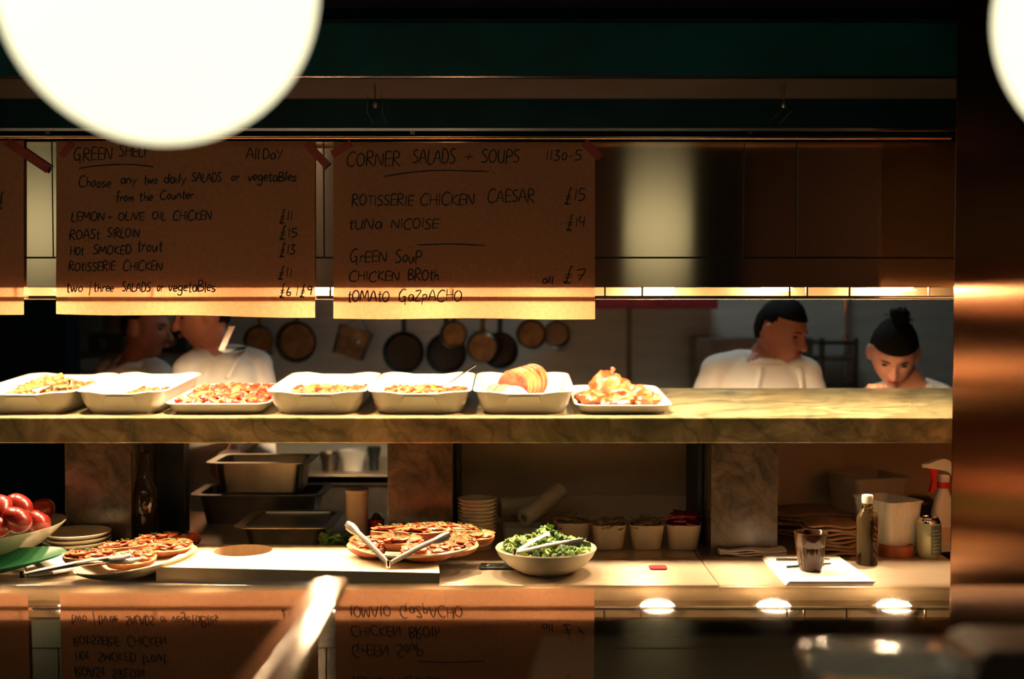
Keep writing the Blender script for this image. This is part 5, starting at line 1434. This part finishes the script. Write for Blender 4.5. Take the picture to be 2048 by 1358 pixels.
            s2 = so.modifiers.new('thick', 'SOLIDIFY'); s2.thickness = .004; s2.offset = 0
    return t
def PP(px, py, y): return P(px, py, y)
# man in apron, right
y0 = 4.50
person('person with short dark hair in white t-shirt and apron, head turned right and looking down', (PP(1520, 700, y0).x, y0 + .05),
       PP(1562, 664, y0 - .02), R(50), R(16), 0, PP(1528, 706, y0 + .03),
       PP(1610, 748, y0 + .02), PP(1434, 742, y0 + .02), PP(1632, 850, y0 + .02), PP(1405, 838, y0 + .02), PP(1570, 900, y0 - .22), PP(1480, 890, y0 - .24), 'skin', R(8))
# woman with bun, right
y0 = 4.42
person('person with dark hair in a high bun and white t-shirt, bending her face down', (PP(1800, 700, y0).x, y0 + .12),
       PP(1787, 708, y0 - .02), R(-14), R(33), R(4), PP(1824, 762, y0 + .08),
       PP(1880, 800, y0 + .06), PP(1744, 806, y0 + .06), PP(1905, 900, y0 - .0), PP(1715, 880, y0 + .0), PP(1840, 900, y0 - .2), PP(1742, 806, y0 - .16), 'skin2', R(-6), hair='bun', build=.9, apron=False)
# left cook facing right
y0 = 4.84
person('person at the left with dark hair and white t-shirt, turned right in profile', (PP(265, 700, y0).x, y0 + .05),
       PP(293, 656, y0), R(78), R(6), 0, PP(272, 716, y0 + .03),
       PP(316, 752, y0 - .03), PP(225, 740, y0 + .08), PP(310, 860, y0 - .05), PP(215, 850, y0 + .05), PP(360, 900, y0 - .15), PP(290, 900, y0 - .1), 'skin', R(35), apron=False)
# left cook facing left, broad back
y0 = 4.46
cook = person('person at the left with an apron strap over a white t-shirt, face behind the menu', (PP(455, 700, y0).x, y0 + .05),
       PP(405, 630, y0), R(-70), R(10), 0, PP(425, 694, y0 + .03),
       PP(512, 732, y0 + .06), PP(380, 742, y0 - .05), PP(530, 850, y0 + .0), PP(372, 850, y0 - .1), PP(470, 900, y0 - .2), PP(330, 900, y0 - .2), 'skin2', R(-25), build=1.1, apron=False)

st = MB(); vs = []
for q in range(21):
    c_ = P(464 - 52 * q / 20, 652 + 118 * q / 20, 4.05) - cook.location
    vs += [(c_.x - .010, c_.y, c_.z), (c_.x + .010, c_.y, c_.z)]
st.add(vs, [(2 * q, 2 * q + 1, 2 * q + 3, 2 * q + 2) for q in range(20)])
so = st.build('apron_strap', 'apron', cook)
shirt_ = [c for c in cook.children if c.name.startswith('t_shirt')][0]
w2 = so.modifiers.new('wrap', 'SHRINKWRAP'); w2.target = shirt_; w2.wrap_method = 'PROJECT'; w2.use_project_y = True; w2.use_negative_direction = True; w2.use_positive_direction = True; w2.offset = .012
s2 = so.modifiers.new('thick', 'SOLIDIFY'); s2.thickness = .004; s2.offset = 0
